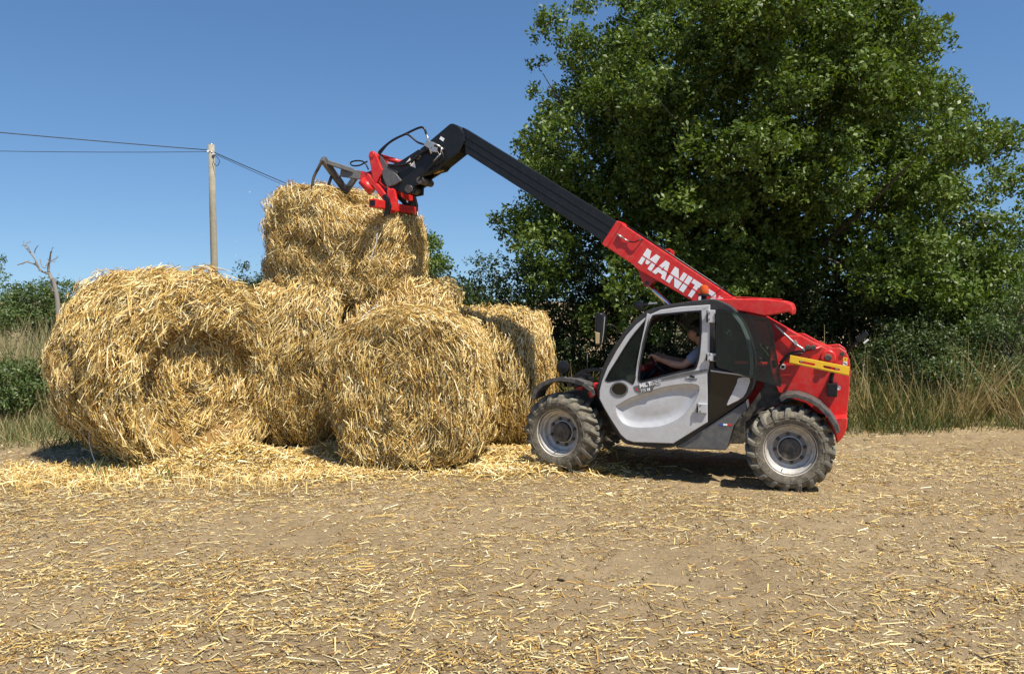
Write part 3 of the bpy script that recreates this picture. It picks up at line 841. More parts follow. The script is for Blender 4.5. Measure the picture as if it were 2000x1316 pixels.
# ------------------------------------------------------------------ telehandler
TH = {
  'cab_outer': [(-0.376,1.857),(-0.173,1.832),(0.006,1.801),(0.188,1.761),(0.297,1.713),(0.388,1.637),(0.48,1.542),(0.571,1.409),(0.654,1.275),(0.717,1.142),(0.763,1.008),(0.779,0.894),(0.767,0.8),(0.727,0.727),(0.647,0.581),(0.528,0.401),(0.479,0.348),(0.375,0.328),(-0.032,0.34),(-0.376,0.593),(-0.726,0.867),(-0.784,0.959),(-0.809,1.085),(-0.819,1.209),(-0.797,1.385),(-0.74,1.56),(-0.668,1.682),(-0.596,1.769),(-0.491,1.829)],
  'rear_glass': [(-0.406,1.738),(-0.511,1.74),(-0.59,1.689),(-0.663,1.567),(-0.719,1.4),(-0.747,1.224),(-0.753,1.126),(-0.615,1.14),(-0.422,1.174)],
  'rear_panel': [(-0.385,1.137),(-0.616,1.112),(-0.775,1.093),(-0.761,0.995),(-0.709,0.881),(-0.557,0.751),(-0.382,0.622)],
  'accent': [(-0.661,1.083),(-0.769,1.092),(-0.755,0.995),(-0.71,0.895),(-0.608,0.827),(-0.552,0.805),(-0.597,0.915),(-0.646,1.034)],
  'skirt': [(-0.04,0.336),(-0.375,0.583),(-0.729,0.848),(-0.745,0.769),(-0.621,0.591),(-0.558,0.348),(-0.212,0.332)],
  'door': [(-0.364,1.8),(-0.078,1.774),(0.129,1.737),(0.259,1.676),(0.376,1.58),(0.48,1.458),(0.584,1.288),(0.669,1.124),(0.721,0.987),(0.746,0.878),(0.744,0.798),(0.693,0.706),(0.622,0.596),(0.509,0.436),(0.447,0.387),(0.373,0.368),(-0.037,0.385),(-0.371,0.622),(-0.358,1.106),(-0.376,1.21)],
  'quarter': [(0.248,1.659),(0.335,1.562),(0.439,1.426),(0.569,1.209),(0.689,0.992),(0.591,0.991),(0.496,1.009),(0.435,0.988),(0.394,0.966),(0.375,1.005),(0.357,1.098),(0.316,1.338),(0.268,1.537)],
  'window': [(0.18,1.684),(-0.028,1.712),(-0.252,1.736),(-0.278,1.718),(-0.286,1.541),(-0.276,1.309),(-0.257,1.204),(-0.229,1.151),(-0.096,1.117),(0.137,1.045),(0.295,0.995),(0.332,1.004),(0.339,1.046),(0.326,1.179),(0.291,1.392),(0.243,1.591),(0.212,1.664)],
  'port': [(0.451,0.912),(0.454,0.891),(0.466,0.872),(0.484,0.856),(0.507,0.845),(0.533,0.84),(0.559,0.842),(0.582,0.85),(0.601,0.864),(0.614,0.882),(0.619,0.903),(0.615,0.924),(0.603,0.943),(0.585,0.959),(0.562,0.969),(0.536,0.974),(0.51,0.972),(0.486,0.964),(0.467,0.95),(0.455,0.932)],
  'rec_o': [(0.57,0.707),(0.544,0.742),(0.424,0.816),(0.265,0.884),(0.095,0.946),(-0.073,0.985),(-0.202,0.997),(-0.266,0.985),(-0.28,0.947),(-0.25,0.854),(-0.195,0.76),(-0.133,0.678),(-0.031,0.606),(0.098,0.551),(0.256,0.527),(0.39,0.524),(0.485,0.558),(0.548,0.634)],
  'rec_i': [(0.509,0.711),(0.489,0.732),(0.396,0.78),(0.238,0.85),(0.081,0.902),(-0.087,0.939),(-0.177,0.946),(-0.219,0.937),(-0.226,0.911),(-0.199,0.845),(-0.15,0.77),(-0.087,0.708),(0.016,0.655),(0.146,0.62),(0.278,0.601),(0.392,0.598),(0.471,0.629),(0.504,0.677)],
  'band': [(0.385,0.945),(0.135,1.031),(-0.097,1.105),(-0.361,1.161),(-0.362,1.135),(-0.098,1.068),(0.108,1.019),(0.172,0.956),(0.197,0.896),(0.33,0.882),(0.37,0.906)],
  'pane': [(-0.432,1.748),(-0.467,1.76),(-0.92,1.676),(-0.955,1.63),(-1.014,1.328),(-1.067,1.069),(-1.062,1.024),(-1.015,1.032),(-0.812,1.083),(-0.605,1.149),(-0.466,1.185),(-0.447,1.216)],
  'tower': [(-0.925,1.388),(-1.01,1.464),(-1.096,1.5),(-1.234,1.499),(-1.374,1.423),(-1.477,1.381),(-1.594,1.395),(-1.654,1.352),(-1.689,1.273),(-1.699,1.149),(-1.693,0.934),(-1.68,0.709),(-1.533,0.699),(-1.396,0.736),(-1.29,0.82),(-1.152,0.83),(-0.874,0.722),(-0.699,0.58),(-0.688,0.355),(-0.547,0.344),(-0.584,0.516),(-0.714,0.712),(-0.867,0.962)],
  'bumper': [(-1.474,0.705),(-1.683,0.733),(-1.683,0.63),(-1.653,0.54),(-1.593,0.461),(-1.57,0.552)],
  'roof': [(-0.354,1.857),(-0.593,1.867),(-0.855,1.868),(-1.061,1.852),(-1.129,1.829),(-1.153,1.771),(-1.15,1.709),(-1.106,1.743),(-1.031,1.724),(-0.894,1.694),(-0.685,1.733),(-0.473,1.756),(-0.364,1.799)],
  'rfender': [(-1.052,0.91),(-1.114,0.953),(-1.204,0.963),(-1.324,0.933),(-1.43,0.876),(-1.521,0.788),(-1.59,0.691),(-1.617,0.615)],
  'ffender': [(1.439,0.754),(1.418,0.831),(1.35,0.901),(1.255,0.947),(1.161,0.964),(1.041,0.958),(0.914,0.924),(0.824,0.863),(0.819,0.831)],
  'head': [(2.853,3.913),(2.785,3.879),(2.689,3.777),(2.694,3.691),(2.766,3.572),(2.981,3.419),(3.008,3.371),(3.172,3.338),(3.248,3.278),(3.268,3.216),(3.351,3.181),(3.364,3.093),(3.448,3.083),(3.734,3.178),(3.821,3.231),(3.837,3.321),(3.737,3.432),(3.567,3.477),(3.274,3.629),(3.15,3.723),(2.893,3.909)],
  'lever': [(3.972,3.571),(3.918,3.62),(3.857,3.573),(3.776,3.381),(3.782,3.331),(3.853,3.22),(3.897,3.284),(3.942,3.488),(3.917,3.569)],
  'grey': [(3.849,3.6),(3.71,3.424),(3.796,3.376),(3.766,3.287),(3.639,3.384),(3.51,3.242),(3.707,3.171)],
}

def bevel(o, w, seg=2, ang=35):
    if w > 0:
        m = o.modifiers.new('bevel', 'BEVEL'); m.width = w; m.segments = seg; m.limit_method = 'ANGLE'; m.angle_limit = math.radians(ang); m.harden_normals = False
    return o

def plate(name, pts, y0, y1, mat, parent, holes=(), bev=.004, M=None):
    """outline in (u, z) of the machine's side plane, extruded from lateral y0 to y1, with holes"""
    bm = bmesh.new()
    loops = [list(pts)] + [list(h) for h in holes]
    es = []; L0 = []; L1 = []
    for lp in loops:
        v0 = [bm.verts.new((p[0], y0, p[1])) for p in lp]; L0.append(v0)
        for i in range(len(v0)): es.append(bm.edges.new((v0[i], v0[(i + 1) % len(v0)])))
    r = bmesh.ops.triangle_fill(bm, edges=es, use_beauty=True, use_dissolve=False)
    tris = [f for f in r['geom'] if isinstance(f, bmesh.types.BMFace)]
    mp = {}
    for v0 in L0:
        v1 = [bm.verts.new((v.co.x, y1, v.co.z)) for v in v0]
        for a, b in zip(v0, v1): mp[a] = b
        L1.append(v1)
    for f in tris:
        try: bm.faces.new([mp[v] for v in reversed(f.verts)])
        except (KeyError, ValueError): pass
    for v0, v1 in zip(L0, L1):
        n = len(v0)
        for i in range(n):
            j = (i + 1) % n
            bm.faces.new((v0[i], v0[j], v1[j], v1[i]))
    bmesh.ops.recalc_face_normals(bm, faces=bm.faces)
    if M is not None: bm.transform(M)
    me = bpy.data.meshes.new(name); bm.to_mesh(me); bm.free()
    return bevel(link(name, me, mat, parent), bev)

def box(name, c, s, mat, parent, rot=(0, 0, 0), bev=.006):
    bm = bmesh.new(); bmesh.ops.create_cube(bm, size=1)
    bm.transform(Matrix.Translation(c) @ Euler(rot).to_matrix().to_4x4() @ Matrix.Diagonal((*s, 1)))
    me = bpy.data.meshes.new(name); bm.to_mesh(me); bm.free()
    return bevel(link(name, me, mat, parent), bev)

def beam(name, a, b, w, h, mat, parent, bev=.005, up=(0, 0, 1), taper=1.0):
    """rectangular bar from a to b"""
    a, b = Vector(a), Vector(b); d = (b - a); L = d.length; d.normalize()
    s = d.cross(Vector(up))
    if s.length < .05: s = d.cross(Vector((1, 0, 0)))
    s.normalize(); u = s.cross(d)
    vs = []
    for p, k in ((a, 1.0), (b, taper)):
        for i, j in ((-1, -1), (1, -1), (1, 1), (-1, 1)): vs.append(p + s * (w * .5 * i * k) + u * (h * .5 * j * k))
    fs = [(0, 1, 2, 3), (7, 6, 5, 4), (0, 4, 5, 1), (1, 5, 6, 2), (2, 6, 7, 3), (3, 7, 4, 0)]
    me = bpy.data.meshes.new(name); me.from_pydata(vs, [], fs)
    return bevel(link(name, me, mat, parent), bev)

def lathe(name, prof, mat, parent, seg=40, loc=(0, 0, 0), axis='Y', cap=True):
    """profile (r, t) turned about the lateral axis (or Z); t along the axis"""
    V = []; F = []; n = len(prof)
    for i in range(seg):
        a = 2 * math.pi * i / seg
        for r, t in prof:
            V.append((r * math.cos(a), t, r * math.sin(a)) if axis == 'Y' else (r * math.cos(a), r * math.sin(a), t))
    for i in range(seg):
        j = (i + 1) % seg
        for k in range(n - 1): F.append((i * n + k, i * n + k + 1, j * n + k + 1, j * n + k))
    if cap:
        if prof[0][0] > 1e-4: F.append(tuple(i * n for i in range(seg)))
        if prof[-1][0] > 1e-4: F.append(tuple(i * n + n - 1 for i in range(seg))[::-1])
    bm = bmesh.new()
    me = bpy.data.meshes.new(name); me.from_pydata(V, [], F)
    bm.from_mesh(me); bmesh.ops.remove_doubles(bm, verts=bm.verts, dist=1e-5); bmesh.ops.recalc_face_normals(bm, faces=bm.faces); bm.to_mesh(me); bm.free()
    o = link(name, me, mat, parent)
    o.location = loc
    me.polygons.foreach_set('use_smooth', np.array([len(p.vertices) == 4 for p in me.polygons]))
    e = o.modifiers.new('edge', 'EDGE_SPLIT'); e.split_angle = math.radians(38)
    return o

def strip(name, pts, y0, y1, t, mat, parent, bev=.004):
    """bent sheet: path in (u, z), thickness t to its left, from y0 to y1"""
    n = len(pts); off = []
    for i in range(n):
        a = pts[max(i - 1, 0)]; b = pts[min(i + 1, n - 1)]
        dx, dz = b[0] - a[0], b[1] - a[1]; l = math.hypot(dx, dz)
        off.append((pts[i][0] - dz / l * t, pts[i][1] + dx / l * t))
    return plate(name, list(pts) + off[::-1], y0, y1, mat, parent, bev=bev)

def inset(pts, d):
    """move a closed outline inwards by d (towards its left or right as needed)"""
    n = len(pts); A = sum(pts[i][0] * pts[(i + 1) % n][1] - pts[(i + 1) % n][0] * pts[i][1] for i in range(n)) / 2
    s = 1 if A > 0 else -1; out = []
    for i in range(n):
        p0, p1, p2 = pts[i - 1], pts[i], pts[(i + 1) % n]
        n1 = Vector((-(p1[1] - p0[1]), p1[0] - p0[0])).normalized(); n2 = Vector((-(p2[1] - p1[1]), p2[0] - p1[0])).normalized()
        m = (n1 + n2); m = m / max(m.length, 1e-4); k = max(m.dot(n1), .5)
        out.append((p1[0] + s * m.x * d / k, p1[1] + s * m.y * d / k))
    return out

def round_poly(pts, n=4):
    """Catmull-Rom closed smoothing"""
    m = len(pts); out = []
    P = [Vector(p) for p in pts]
    for i in range(m):
        a, b, c, d = P[i - 1], P[i], P[(i + 1) % m], P[(i + 2) % m]
        for k in range(n):
            t = k / n
            q = 0.5 * ((2 * b) + (c - a) * t + (2 * a - 5 * b + 4 * c - d) * t * t + (3 * b - a - 3 * c + d) * t ** 3)
            out.append((q.x, q.y))
    return out

T = empty('telehandler', VORG, (0, VPITCH, YAW), 'red and grey telehandler with raised boom parked against the straw bales', 'telehandler')

# --- wheels
def lug_mesh():
    st = [(-.012, .0, .384, .424), (.045, .035, .380, .426), (.10, .10, .370, .421), (.146, .17, .346, .406), (.164, .215, .314, .356)]
    V = []; F = []
    for (y, a, r0, r1) in st:
        for (da, r) in ((-.075, r0 - .02), (.075, r0 - .02), (.052, r1), (-.052, r1)):
            V.append((r * math.sin(a + da), y, r * math.cos(a + da)))
    for i in range(len(st) - 1):
        for j in range(4):
            k = (j + 1) % 4
            F.append((i * 4 + j, i * 4 + k, i * 4 + 4 + k, i * 4 + 4 + j))
    F.append((0, 1, 2, 3)); e = (len(st) - 1) * 4; F.append((e + 3, e + 2, e + 1, e))
    me = bpy.data.meshes.new('tread_lug'); me.from_pydata(V, [], F)
    bm = bmesh.new(); bm.from_mesh(me); bmesh.ops.recalc_face_normals(bm, faces=bm.faces)
    bmesh.ops.bevel(bm, geom=list(bm.edges), offset=.005, segments=1, affect='EDGES')
    bm.to_mesh(me); bm.free(); me.materials.append(LUGM)
    return me
LUG = lug_mesh()

def wheel(u, lat, steer, roll):
    sgn = 1 if lat > 0 else -1
    w = lathe('wheel', [(.0, .012), (.165, .012), (.165, -.012), (.0, -.012)], RIMD, T, 36)
    w.location = (u, lat, .408)
    w.rotation_euler = Euler((0, 0, math.radians(steer) + (0 if sgn > 0 else math.pi)))
    lathe('tyre', [(.236, .120), (.245, .138), (.262, .150), (.300, .161), (.335, .160), (.362, .150), (.380, .125), (.388, .06), (.389, 0), (.388, -.06), (.380, -.125), (.362, -.150), (.335, -.160), (.300, -.161), (.262, -.150), (.236, -.120)], TYR, w, 64, cap=False)
    lathe('sidewall_ring', [(.318, .158), (.320, .1655), (.326, .1655), (.328, .158)], TYR, w, 64, cap=False)
    lathe('rim', [(.258, .128), (.262, .139), (.252, .146), (.244, .136), (.240, .118), (.226, .108), (.219, .080), (.204, .070), (.196, .020), (.160, .013), (.150, -.010), (.19, -.02), (.236, -.120)], RIM, w, 56, cap=False)
    lathe('hub_cap', [(.106, .012), (.106, .050), (.099, .062), (.05, .068), (.0, .069)], HUB, w, 28)
    lathe('hub_ring', [(.122, .0135), (.122, .022), (.110, .026), (.105, .0135)], RIM, w, 28, cap=False)
    nm = bpy.data.meshes.get('wheel_nut')
    for i in range(8):
        a = 2 * math.pi * (i + .5) / 8 + roll
        if nm is None:
            bm = bmesh.new(); bmesh.ops.create_cone(bm, cap_ends=True, segments=8, radius1=.019, radius2=.015, depth=.024)
            bm.transform(Matrix.Rotation(-math.pi / 2, 4, 'X')); nm = bpy.data.meshes.new('wheel_nut'); bm.to_mesh(nm); bm.free(); nm.materials.append(HUB)
        o = link('wheel_nut', nm, None, w); o.location = (.143 * math.cos(a), .022, .143 * math.sin(a))
    for i in range(19):
        for s in (0, 1):
            o = link('tread_lug', LUG, None, w)
            a = 2 * math.pi * (i + .5 * s) / 19 + roll
            if s == 0: o.rotation_euler = (0, a, 0)
            else: o.rotation_euler = (math.pi, a, 0) if False else (0, a, 0); o.scale = (1, -1 if s else 1, 1)
    tube('valve', [(.215 * math.cos(-1.5 + roll), .085, .215 * math.sin(-1.5 + roll)), (.20 * math.cos(-1.5 + roll), .125, .20 * math.sin(-1.5 + roll))], .006, STE, w, 6)
    return w
wheel(1.158, .71, -13, .1)
wheel(1.158, -.71, -12, .4)
wheel(-1.160, .72, 4, .25)
wheel(-1.160, -.71, 5, .7)
for u in (1.158, -1.16):
    tube('axle', [(u, -.58, .41), (u, -.3, .41), (u, -.12, .44), (u, .12, .44), (u, .3, .41), (u, .58, .41)], [.06, .07, .13, .13, .07, .06], HUB, T, 14)

# --- chassis
plate('chassis', [(1.30, .42), (1.34, .62), (1.05, .72), (.70, .66), (-.6, .62), (-1.0, .66), (-1.35, .62), (-1.45, .48), (-.9, .36), (.6, .36)], -.34, .30, HUB, T, bev=.01)
plate('front_frame', [(1.12, .60), (1.30, .66), (1.24, .80), (1.0, .86), (.80, .80), (.80, .62)], -.30, .46, BLK, T, bev=.01)
plate('engine_hood', [(.62, .50), (.62, .98), (.50, 1.10), (.30, 1.13), (-.9, 1.14), (-1.05, 1.0), (-1.0, .50)], -.86, -.34, RED, T, bev=.03)
# rear frame: two red side plates; the black web between them is painted shade
plate('rear_frame_plate', TH['tower'][:15] + [(-1.152, .86), (-1.02, .92), (-.965, 1.05), (-.925, 1.22)], .34, .40, RED, T, bev=.008)
plate('rear_frame_shade', TH['tower'], .27, .338, HUB, T, bev=.006)  # blackened copy of the side plate, standing in for its shaded lower front
plate('rear_frame_foot', [(-.70, .58), (-.69, .36), (-.55, .35), (-.585, .51), (-.64, .60)], .02, .15, RED, T, bev=.008)
plate('rear_frame_plate', TH['tower'], -.44, -.38, RED, T, bev=.008)
plate('counterweight', [(-1.30, .60), (-1.66, .62), (-1.67, 1.02), (-1.60, 1.10), (-1.20, .98)], -.44, .42, RED, T, bev=.02) if False else None
plate('counterweight', [(-1.28, .66), (-1.62, .68), (-1.665, .74), (-1.672, 1.05), (-1.45, 1.10), (-1.25, .95)], -.377, .337, BLK, T, bev=.02)
plate('bumper', TH['bumper'], .337, .62, RED, T, bev=.015)
plate('bumper', TH['bumper'], -.62, -.44, RED, T, bev=.015)
box('bumper_bar', (-1.60, 0, .62), (.10, .67, .14), RED, T, bev=.012)
# boss and pins of the boom pivot
for (u, z, r, pr) in ((-1.486, 1.295, .075, .040), (-1.486, 1.295, .034, .062), (-1.293, 1.386, .028, .03), (-1.345, 1.388, .026, .032), (-1.618, 1.333, .022, .014)):
    lathe('pivot_boss' if r > .05 else 'pivot_pin', [(r, 0), (r, pr * .7), (r * .85, pr), (0, pr)], RED if r > .05 else HUB, T, 24, (u, .399, z))
# embossed rib on the plate
tube('weld_rib', [(-1.10, .404, 1.28), (-1.30, .404, 1.345), (-1.42, .404, 1.40)], .012, RED, T, 8)
tube('hydraulic_line', [(-.95, .43, 1.62), (-1.08, .43, 1.50), (-1.17, .43, 1.42), (-1.26, .43, 1.36)], .012, STE, T, 8, 12)
tube('hydraulic_line', [(-1.03, .45, 1.22), (-1.10, .45, 1.31), (-1.19, .45, 1.345), (-1.27, .45, 1.35)], .012, BLK, T, 8, 12)
tube('hydraulic_line', [(-1.02, .47, 1.18), (-1.09, .47, 1.28), (-1.17, .47, 1.318), (-1.25, .47, 1.325)], .012, BLK, T, 8, 12)
box('line_clamp', (-1.17, .42, 1.43), (.035, .04, .05), STE, T, (0, .6, 0), .004)
lathe('round_decal', [(.030, 0), (.030, .003), (0, .003)], WHT, T, 20, (-1.056, .4005, 1.181))
lathe('round_decal', [(.016, 0), (.016, .005), (0, .005)], BLK, T, 16, (-1.056, .4005, 1.181))
# warning sticker
plate('warning_sticker', [(-1.627, 1.300), (-1.668, 1.300), (-1.668, 1.262), (-1.627, 1.262)], .4003, .4025, YEL, T, bev=0)
plate('warning_sticker', [(-1.627, 1.259), (-1.668, 1.259), (-1.668, 1.222), (-1.627, 1.222)], .4003, .4025, WHT, T, bev=0)
plate('sticker_sign', [(-1.640, 1.288), (-1.655, 1.288), (-1.6475, 1.270)], .4026, .4035, BLK, T, bev=0)
plate('sticker_sign', [(-1.632, 1.252), (-1.664, 1.236), (-1.660, 1.228), (-1.630, 1.244)], .4026, .4035, BLK, T, bev=0)
# yellow boom prop bar: slotted face and lower flange
def yellow_bar():
    A = TH2['bracket']
    face = [A[0], A[1], A[2], A[3]]
    d = Vector(A[1]) - Vector(A[0]); d.normalize(); n = Vector((-d.y, d.x))
    def slot(c0, c1):
        c0, c1 = Vector(c0), Vector(c1); r = .013; e = (c1 - c0).normalized(); q = Vector((-e.y, e.x)); out = []
        for c, s in ((c0, -1), (c1, 1)):
            for i in range(5):
                a = -math.pi / 2 + math.pi * i / 4
                out.append(tuple(c + e * (s * r * math.cos(a)) + q * (s * r * math.sin(a))))
        return out
    o = plate('safety_prop', face, .60, .612, YEL, T, holes=[slot((-1.225, 1.252), (-1.355, 1.230)), slot((-1.455, 1.213), (-1.585, 1.191))], bev=.003)
    a, b, c = Vector(A[3]), Vector(A[2]), d
    beam('prop_flange', (a.x, .57, a.y - .004), (b.x, .57, b.y - .004), .07, .010, YEL, o, .003)
    for t in (.2, .8):
        p = a.lerp(b, t)
        tube('prop_bolt', [(p.x, .40, p.y + .04), (p.x, .60, p.y + .04)], .016, STE, o, 8)
TH2 = {'bracket': [(-1.131, 1.315), (-1.685, 1.223), (-1.681, 1.142), (-1.125, 1.242)]}
yellow_bar()
o = box('tail_lamp', (-1.535, .50, .985), (.095, .20, .13), BLK, T, (0, 0, 0), .008)
lathe('lamp_lens', [(.026, 0), (.026, .03), (.018, .04), (0, .042)], LENS, o, 18, (-1.585, .55, .99), 'Z')
tube('lamp_stay', [(-1.52, .45, 1.05), (-1.53, .40, 1.14)], .02, BLK, T, 8)
# rear lamp on its arm
tube('rear_arm', [(-1.655, .28, 1.33), (-1.74, .28, 1.44), (-1.795, .28, 1.51)], .013, BLK, T, 8)
o = box('rear_lamp', (-1.80, .28, 1.505), (.13, .06, .05), BLK, T, (0, .75, 0), .01)
box('lamp_glass', (-1.835, .30, 1.462), (.06, .05, .018), LENS, o, (0, .75, 0), .004)

# --- mudguards
def fender(pts, y0, y1):
    o = strip('mudguard', pts, y0, y1, -.014, PLA, T, .004)
    lip = [(p[0], p[1]) for p in pts]
    strip('mudguard_lip', pts, y1, y1 + .012, -.042, PLA, o, .004)
    return o
def arc(c, r, a0, a1, n=14, sx=1.0):
    return [(c[0] + sx * r * math.cos(math.radians(a0 + (a1 - a0) * i / n)), c[1] + r * math.sin(math.radians(a0 + (a1 - a0) * i / n))) for i in range(n + 1)]
rf = round_open = [(x, z) for x, z in TH['rfender']][::-1]
fender(rf, .50, .87)
fender(rf, -.87, -.50)
ff = [(x, z) for x, z in TH['ffender']]
fender(ff, .52, .87)
fender(ff, -.87, -.52)
box('fender_stay', (.86, .62, .83), (.06, .22, .07), RED, T, (0, .5, 0))
box('fender_stay', (1.02, .56, .87), (.07, .12, .04), RED, T, (0, .2, 0))
plate('front_light_plate', [(.80, .82), (.86, .94), (.80, .93), (.765, .84)], .55, .70, RED, T)
# --- front lamp, rods
o = lathe('headlamp', [(.0, -.075), (.05, -.07), (.072, -.03), (.075, .02), (.068, .035), (0, .045)], BLK, T, 24, (1.255, .45, 1.075))
tube('lamp_stem', [(1.25, .45, 1.01), (1.25, .45, .93), (1.22, .45, .86)], .018, BLK, T, 8)
tube('lamp_hoop', [(1.32, .47, .95), (1.25, .49, .97), (1.18, .47, .95)], .012, BLK, T, 6, 8)
box('lamp_base', (1.25, .45, .93), (.12, .08, .05), BLK, T)
tube('marker_rod', [(.988, .45, 1.24), (.985, .45, 1.06), (.975, .45, .98)], .006, BLK, T, 6)
tube('marker_rod', [(1.0, .45, 1.00), (.955, .45, .88), (.93, .46, .84)], .014, PLA, T, 8)
box('valve_block', (.99, .45, 1.0), (.09, .08, .035), BLK, T)
box('valve_block', (1.06, .30, .90), (.18, .20, .12), BLK, T)

# --- cab
door_out = TH['door']
door_hole = inset(door_out, .030)
rgl = TH['rear_glass']
low_hole = [(-.40, 1.10), (-.62, 1.075), (-.735, 1.06), (-.72, .98), (-.68, .90), (-.55, .79), (-.40, .68)]
frame_out = round_poly(TH['cab_outer'], 3)
o = plate('cab_frame', frame_out, .73, .80, DPL, T, holes=[door_hole, rgl, low_hole], bev=.012)
plate('cab_frame', frame_out, -.06, -.01, DPL, T, holes=[door_hole, rgl], bev=.012)
co = TH['cab_outer']
strip('cab_roof', [co[28], co[0], co[1], co[2], co[3], co[4]], -.008, .728, -.04, DPL, T)
strip('windscreen', [co[5], co[6], co[7], co[8], co[9], co[10], co[11]], -.008, .728, -.008, GLA, T, 0)
strip('windscreen_bar', [co[4], co[5]], -.008, .728, -.05, DPL, T)
strip('cab_nose', [co[11], co[12], co[13], co[14], co[15], co[16]], -.008, .728, -.03, PLA, T)
strip('cab_floor', [co[16], co[17], co[18]], -.008, .728, -.03, PLA, T)
strip('cab_back', [co[18], co[19], co[20], co[21], co[22]], -.008, .728, -.03, PLA, T)
strip('rear_window', [co[22], co[23], co[24], co[25], co[26]], -.008, .728, -.008, GLA, T, 0)
plate('side_glass', inset(rgl, -.012), .742, .748, GLA, T, bev=0)
plate('side_glass', inset(rgl, -.012), -.038, -.032, GLA, T, bev=0)
plate('side_glass', inset(door_hole, -.012), -.050, -.044, GLA, T, bev=0)
# pale rear corner pillar
pp = [(-.60, 1.735), (-.685, 1.63), (-.745, 1.50), (-.785, 1.35), (-.80, 1.20), (-.795, 1.09)]
strip('corner_pillar', pp, .801, .812, .034, SIL, T, .003)
rp = plate('lower_rear_panel', TH['rear_panel'], .800, .814, BGL, T, bev=.004)
plate('panel_accent', round_poly(TH['accent'], 2), .815, .828, SIL, rp, bev=.005)
strip('panel_edge', [(-.385, 1.150), (-.616, 1.128), (-.775, 1.108)], .801, .822, .016, SIL, rp, .003)
sk = plate('side_skirt', TH['skirt'], .45, .79, GRYM, T, bev=.012)
plate('flag_decal', [(-.476, .613), (-.520, .614), (-.520, .596), (-.478, .595)], .7905, .7925, BLU, sk, bev=0)
plate('flag_decal', [(-.522, .614), (-.562, .615), (-.562, .597), (-.522, .596)], .7905, .7925, WHT, sk, bev=0)
plate('flag_decal', [(-.564, .615), (-.608, .616), (-.608, .598), (-.564, .597)], .7905, .7925, RED, sk, bev=0)

# door panel with its windows, porthole and pressed recess
win = round_poly(TH['window'], 2)
qtr = round_poly(TH['quarter'], 2)
port = TH['port']
rec_o = round_poly(TH['rec_o'], 2); rec_i = round_poly(TH['rec_i'], 2)
door_sm = door_out
door = plate('door', door_sm, .802, .836, SIL, T, holes=[win, qtr, port, rec_o], bev=.007)
def recess():
    n = len(rec_o); V = []; F = []
    mid = [((a[0] * .45 + b[0] * .55), (a[1] * .45 + b[1] * .55)) for a, b in zip(rec_o, rec_i)]
    for lp, y in ((rec_o, .836), (mid, .812), (rec_i, .800)):
        V += [(p[0], y, p[1]) for p in lp]
    for r in range(2):
        for i in range(n):
            j = (i + 1) % n; F.append((r * n + i, r * n + j, (r + 1) * n + j, (r + 1) * n + i))
    c = (sum(p[0] for p in rec_i) / n, sum(p[1] for p in rec_i) / n)
    for s in (.66, .33):
        V += [(c[0] + (p[0] - c[0]) * s, .800 + .012 * (1 - s), c[1] + (p[1] - c[1]) * s) for p in rec_i]
    for r in (2, 3):
        for i in range(n):
            j = (i + 1) % n; F.append((r * n + i, r * n + j, (r + 1) * n + j, (r + 1) * n + i))
    F.append(tuple(range(4 * n, 5 * n)))
    me = bpy.data.meshes.new('door_recess'); me.from_pydata(V, [], F)
    bm = bmesh.new(); bm.from_mesh(me); bmesh.ops.recalc_face_normals(bm, faces=bm.faces); bm.to_mesh(me); bm.free()
    return link('door_recess', me, SIL, door, True)
recess()
plate('window_seal', inset(win, -.004), .818, .842, BLK, door, holes=[inset(win, .014)], bev=.003)
plate('window_seal', inset(qtr, -.002), .818, .840, BLK, door, holes=[inset(qtr, .010)], bev=.002)
plate('quarter_glass', inset(qtr, .004), .822, .826, GLA, door, bev=0)
plate('porthole_ring', inset(port, -.012), .826, .842, GRYM, door, holes=[inset(port, .006)], bev=.003)
plate('porthole_glass', port, .812, .818, BGL, door, bev=0)
pillar = [(.262, 1.700), (.232, 1.69), (.262, 1.585), (.306, 1.40), (.345, 1.18), (.358, 1.05), (.366, 1.05), (.352, 1.19), (.318, 1.39), (.282, 1.58)]
plate('window_pillar', pillar, .838, .848, SIL, door, bev=.003)
bd = TH['band']
badge = plate('badge_band', bd, .837, .841, GRYM, door, bev=.0015)
for (u0, z0, u1, z1) in ((-.348, 1.748, -.42, 1.622), (-.353, 1.318, -.442, 1.240), (-.276, .812, -.368, .715)):
    h = box('hinge', ((u0 + u1) / 2, .848, (z0 + z1) / 2), (abs(u1 - u0), .03, z0 - z1), SIL, door, (0, 0, 0), .006)
    for k in (-1, 1):
        tube('hinge_screw', [((u0 + u1) / 2 + .02, .862, (z0 + z1) / 2 + k * .03), ((u0 + u1) / 2 + .02, .867, (z0 + z1) / 2 + k * .03)], .007, HUB, h, 8)
    tube('hinge_pin', [(u0 if u1 > -.36 else u0 + .004, .866, z0 - .004), (u0 + .004, .866, z1 + .004)], .008, BLK, h, 8)
box('door_catch', (-.21, .842, 1.075), (.05, .012, .02), BLK, door, (0, -.25, 0), .003)
strip('door_handle_line', [(-.14, 1.06), (-.20, 1.045), (-.26, 1.06)], .838, .842, .006, BLK, door, 0)

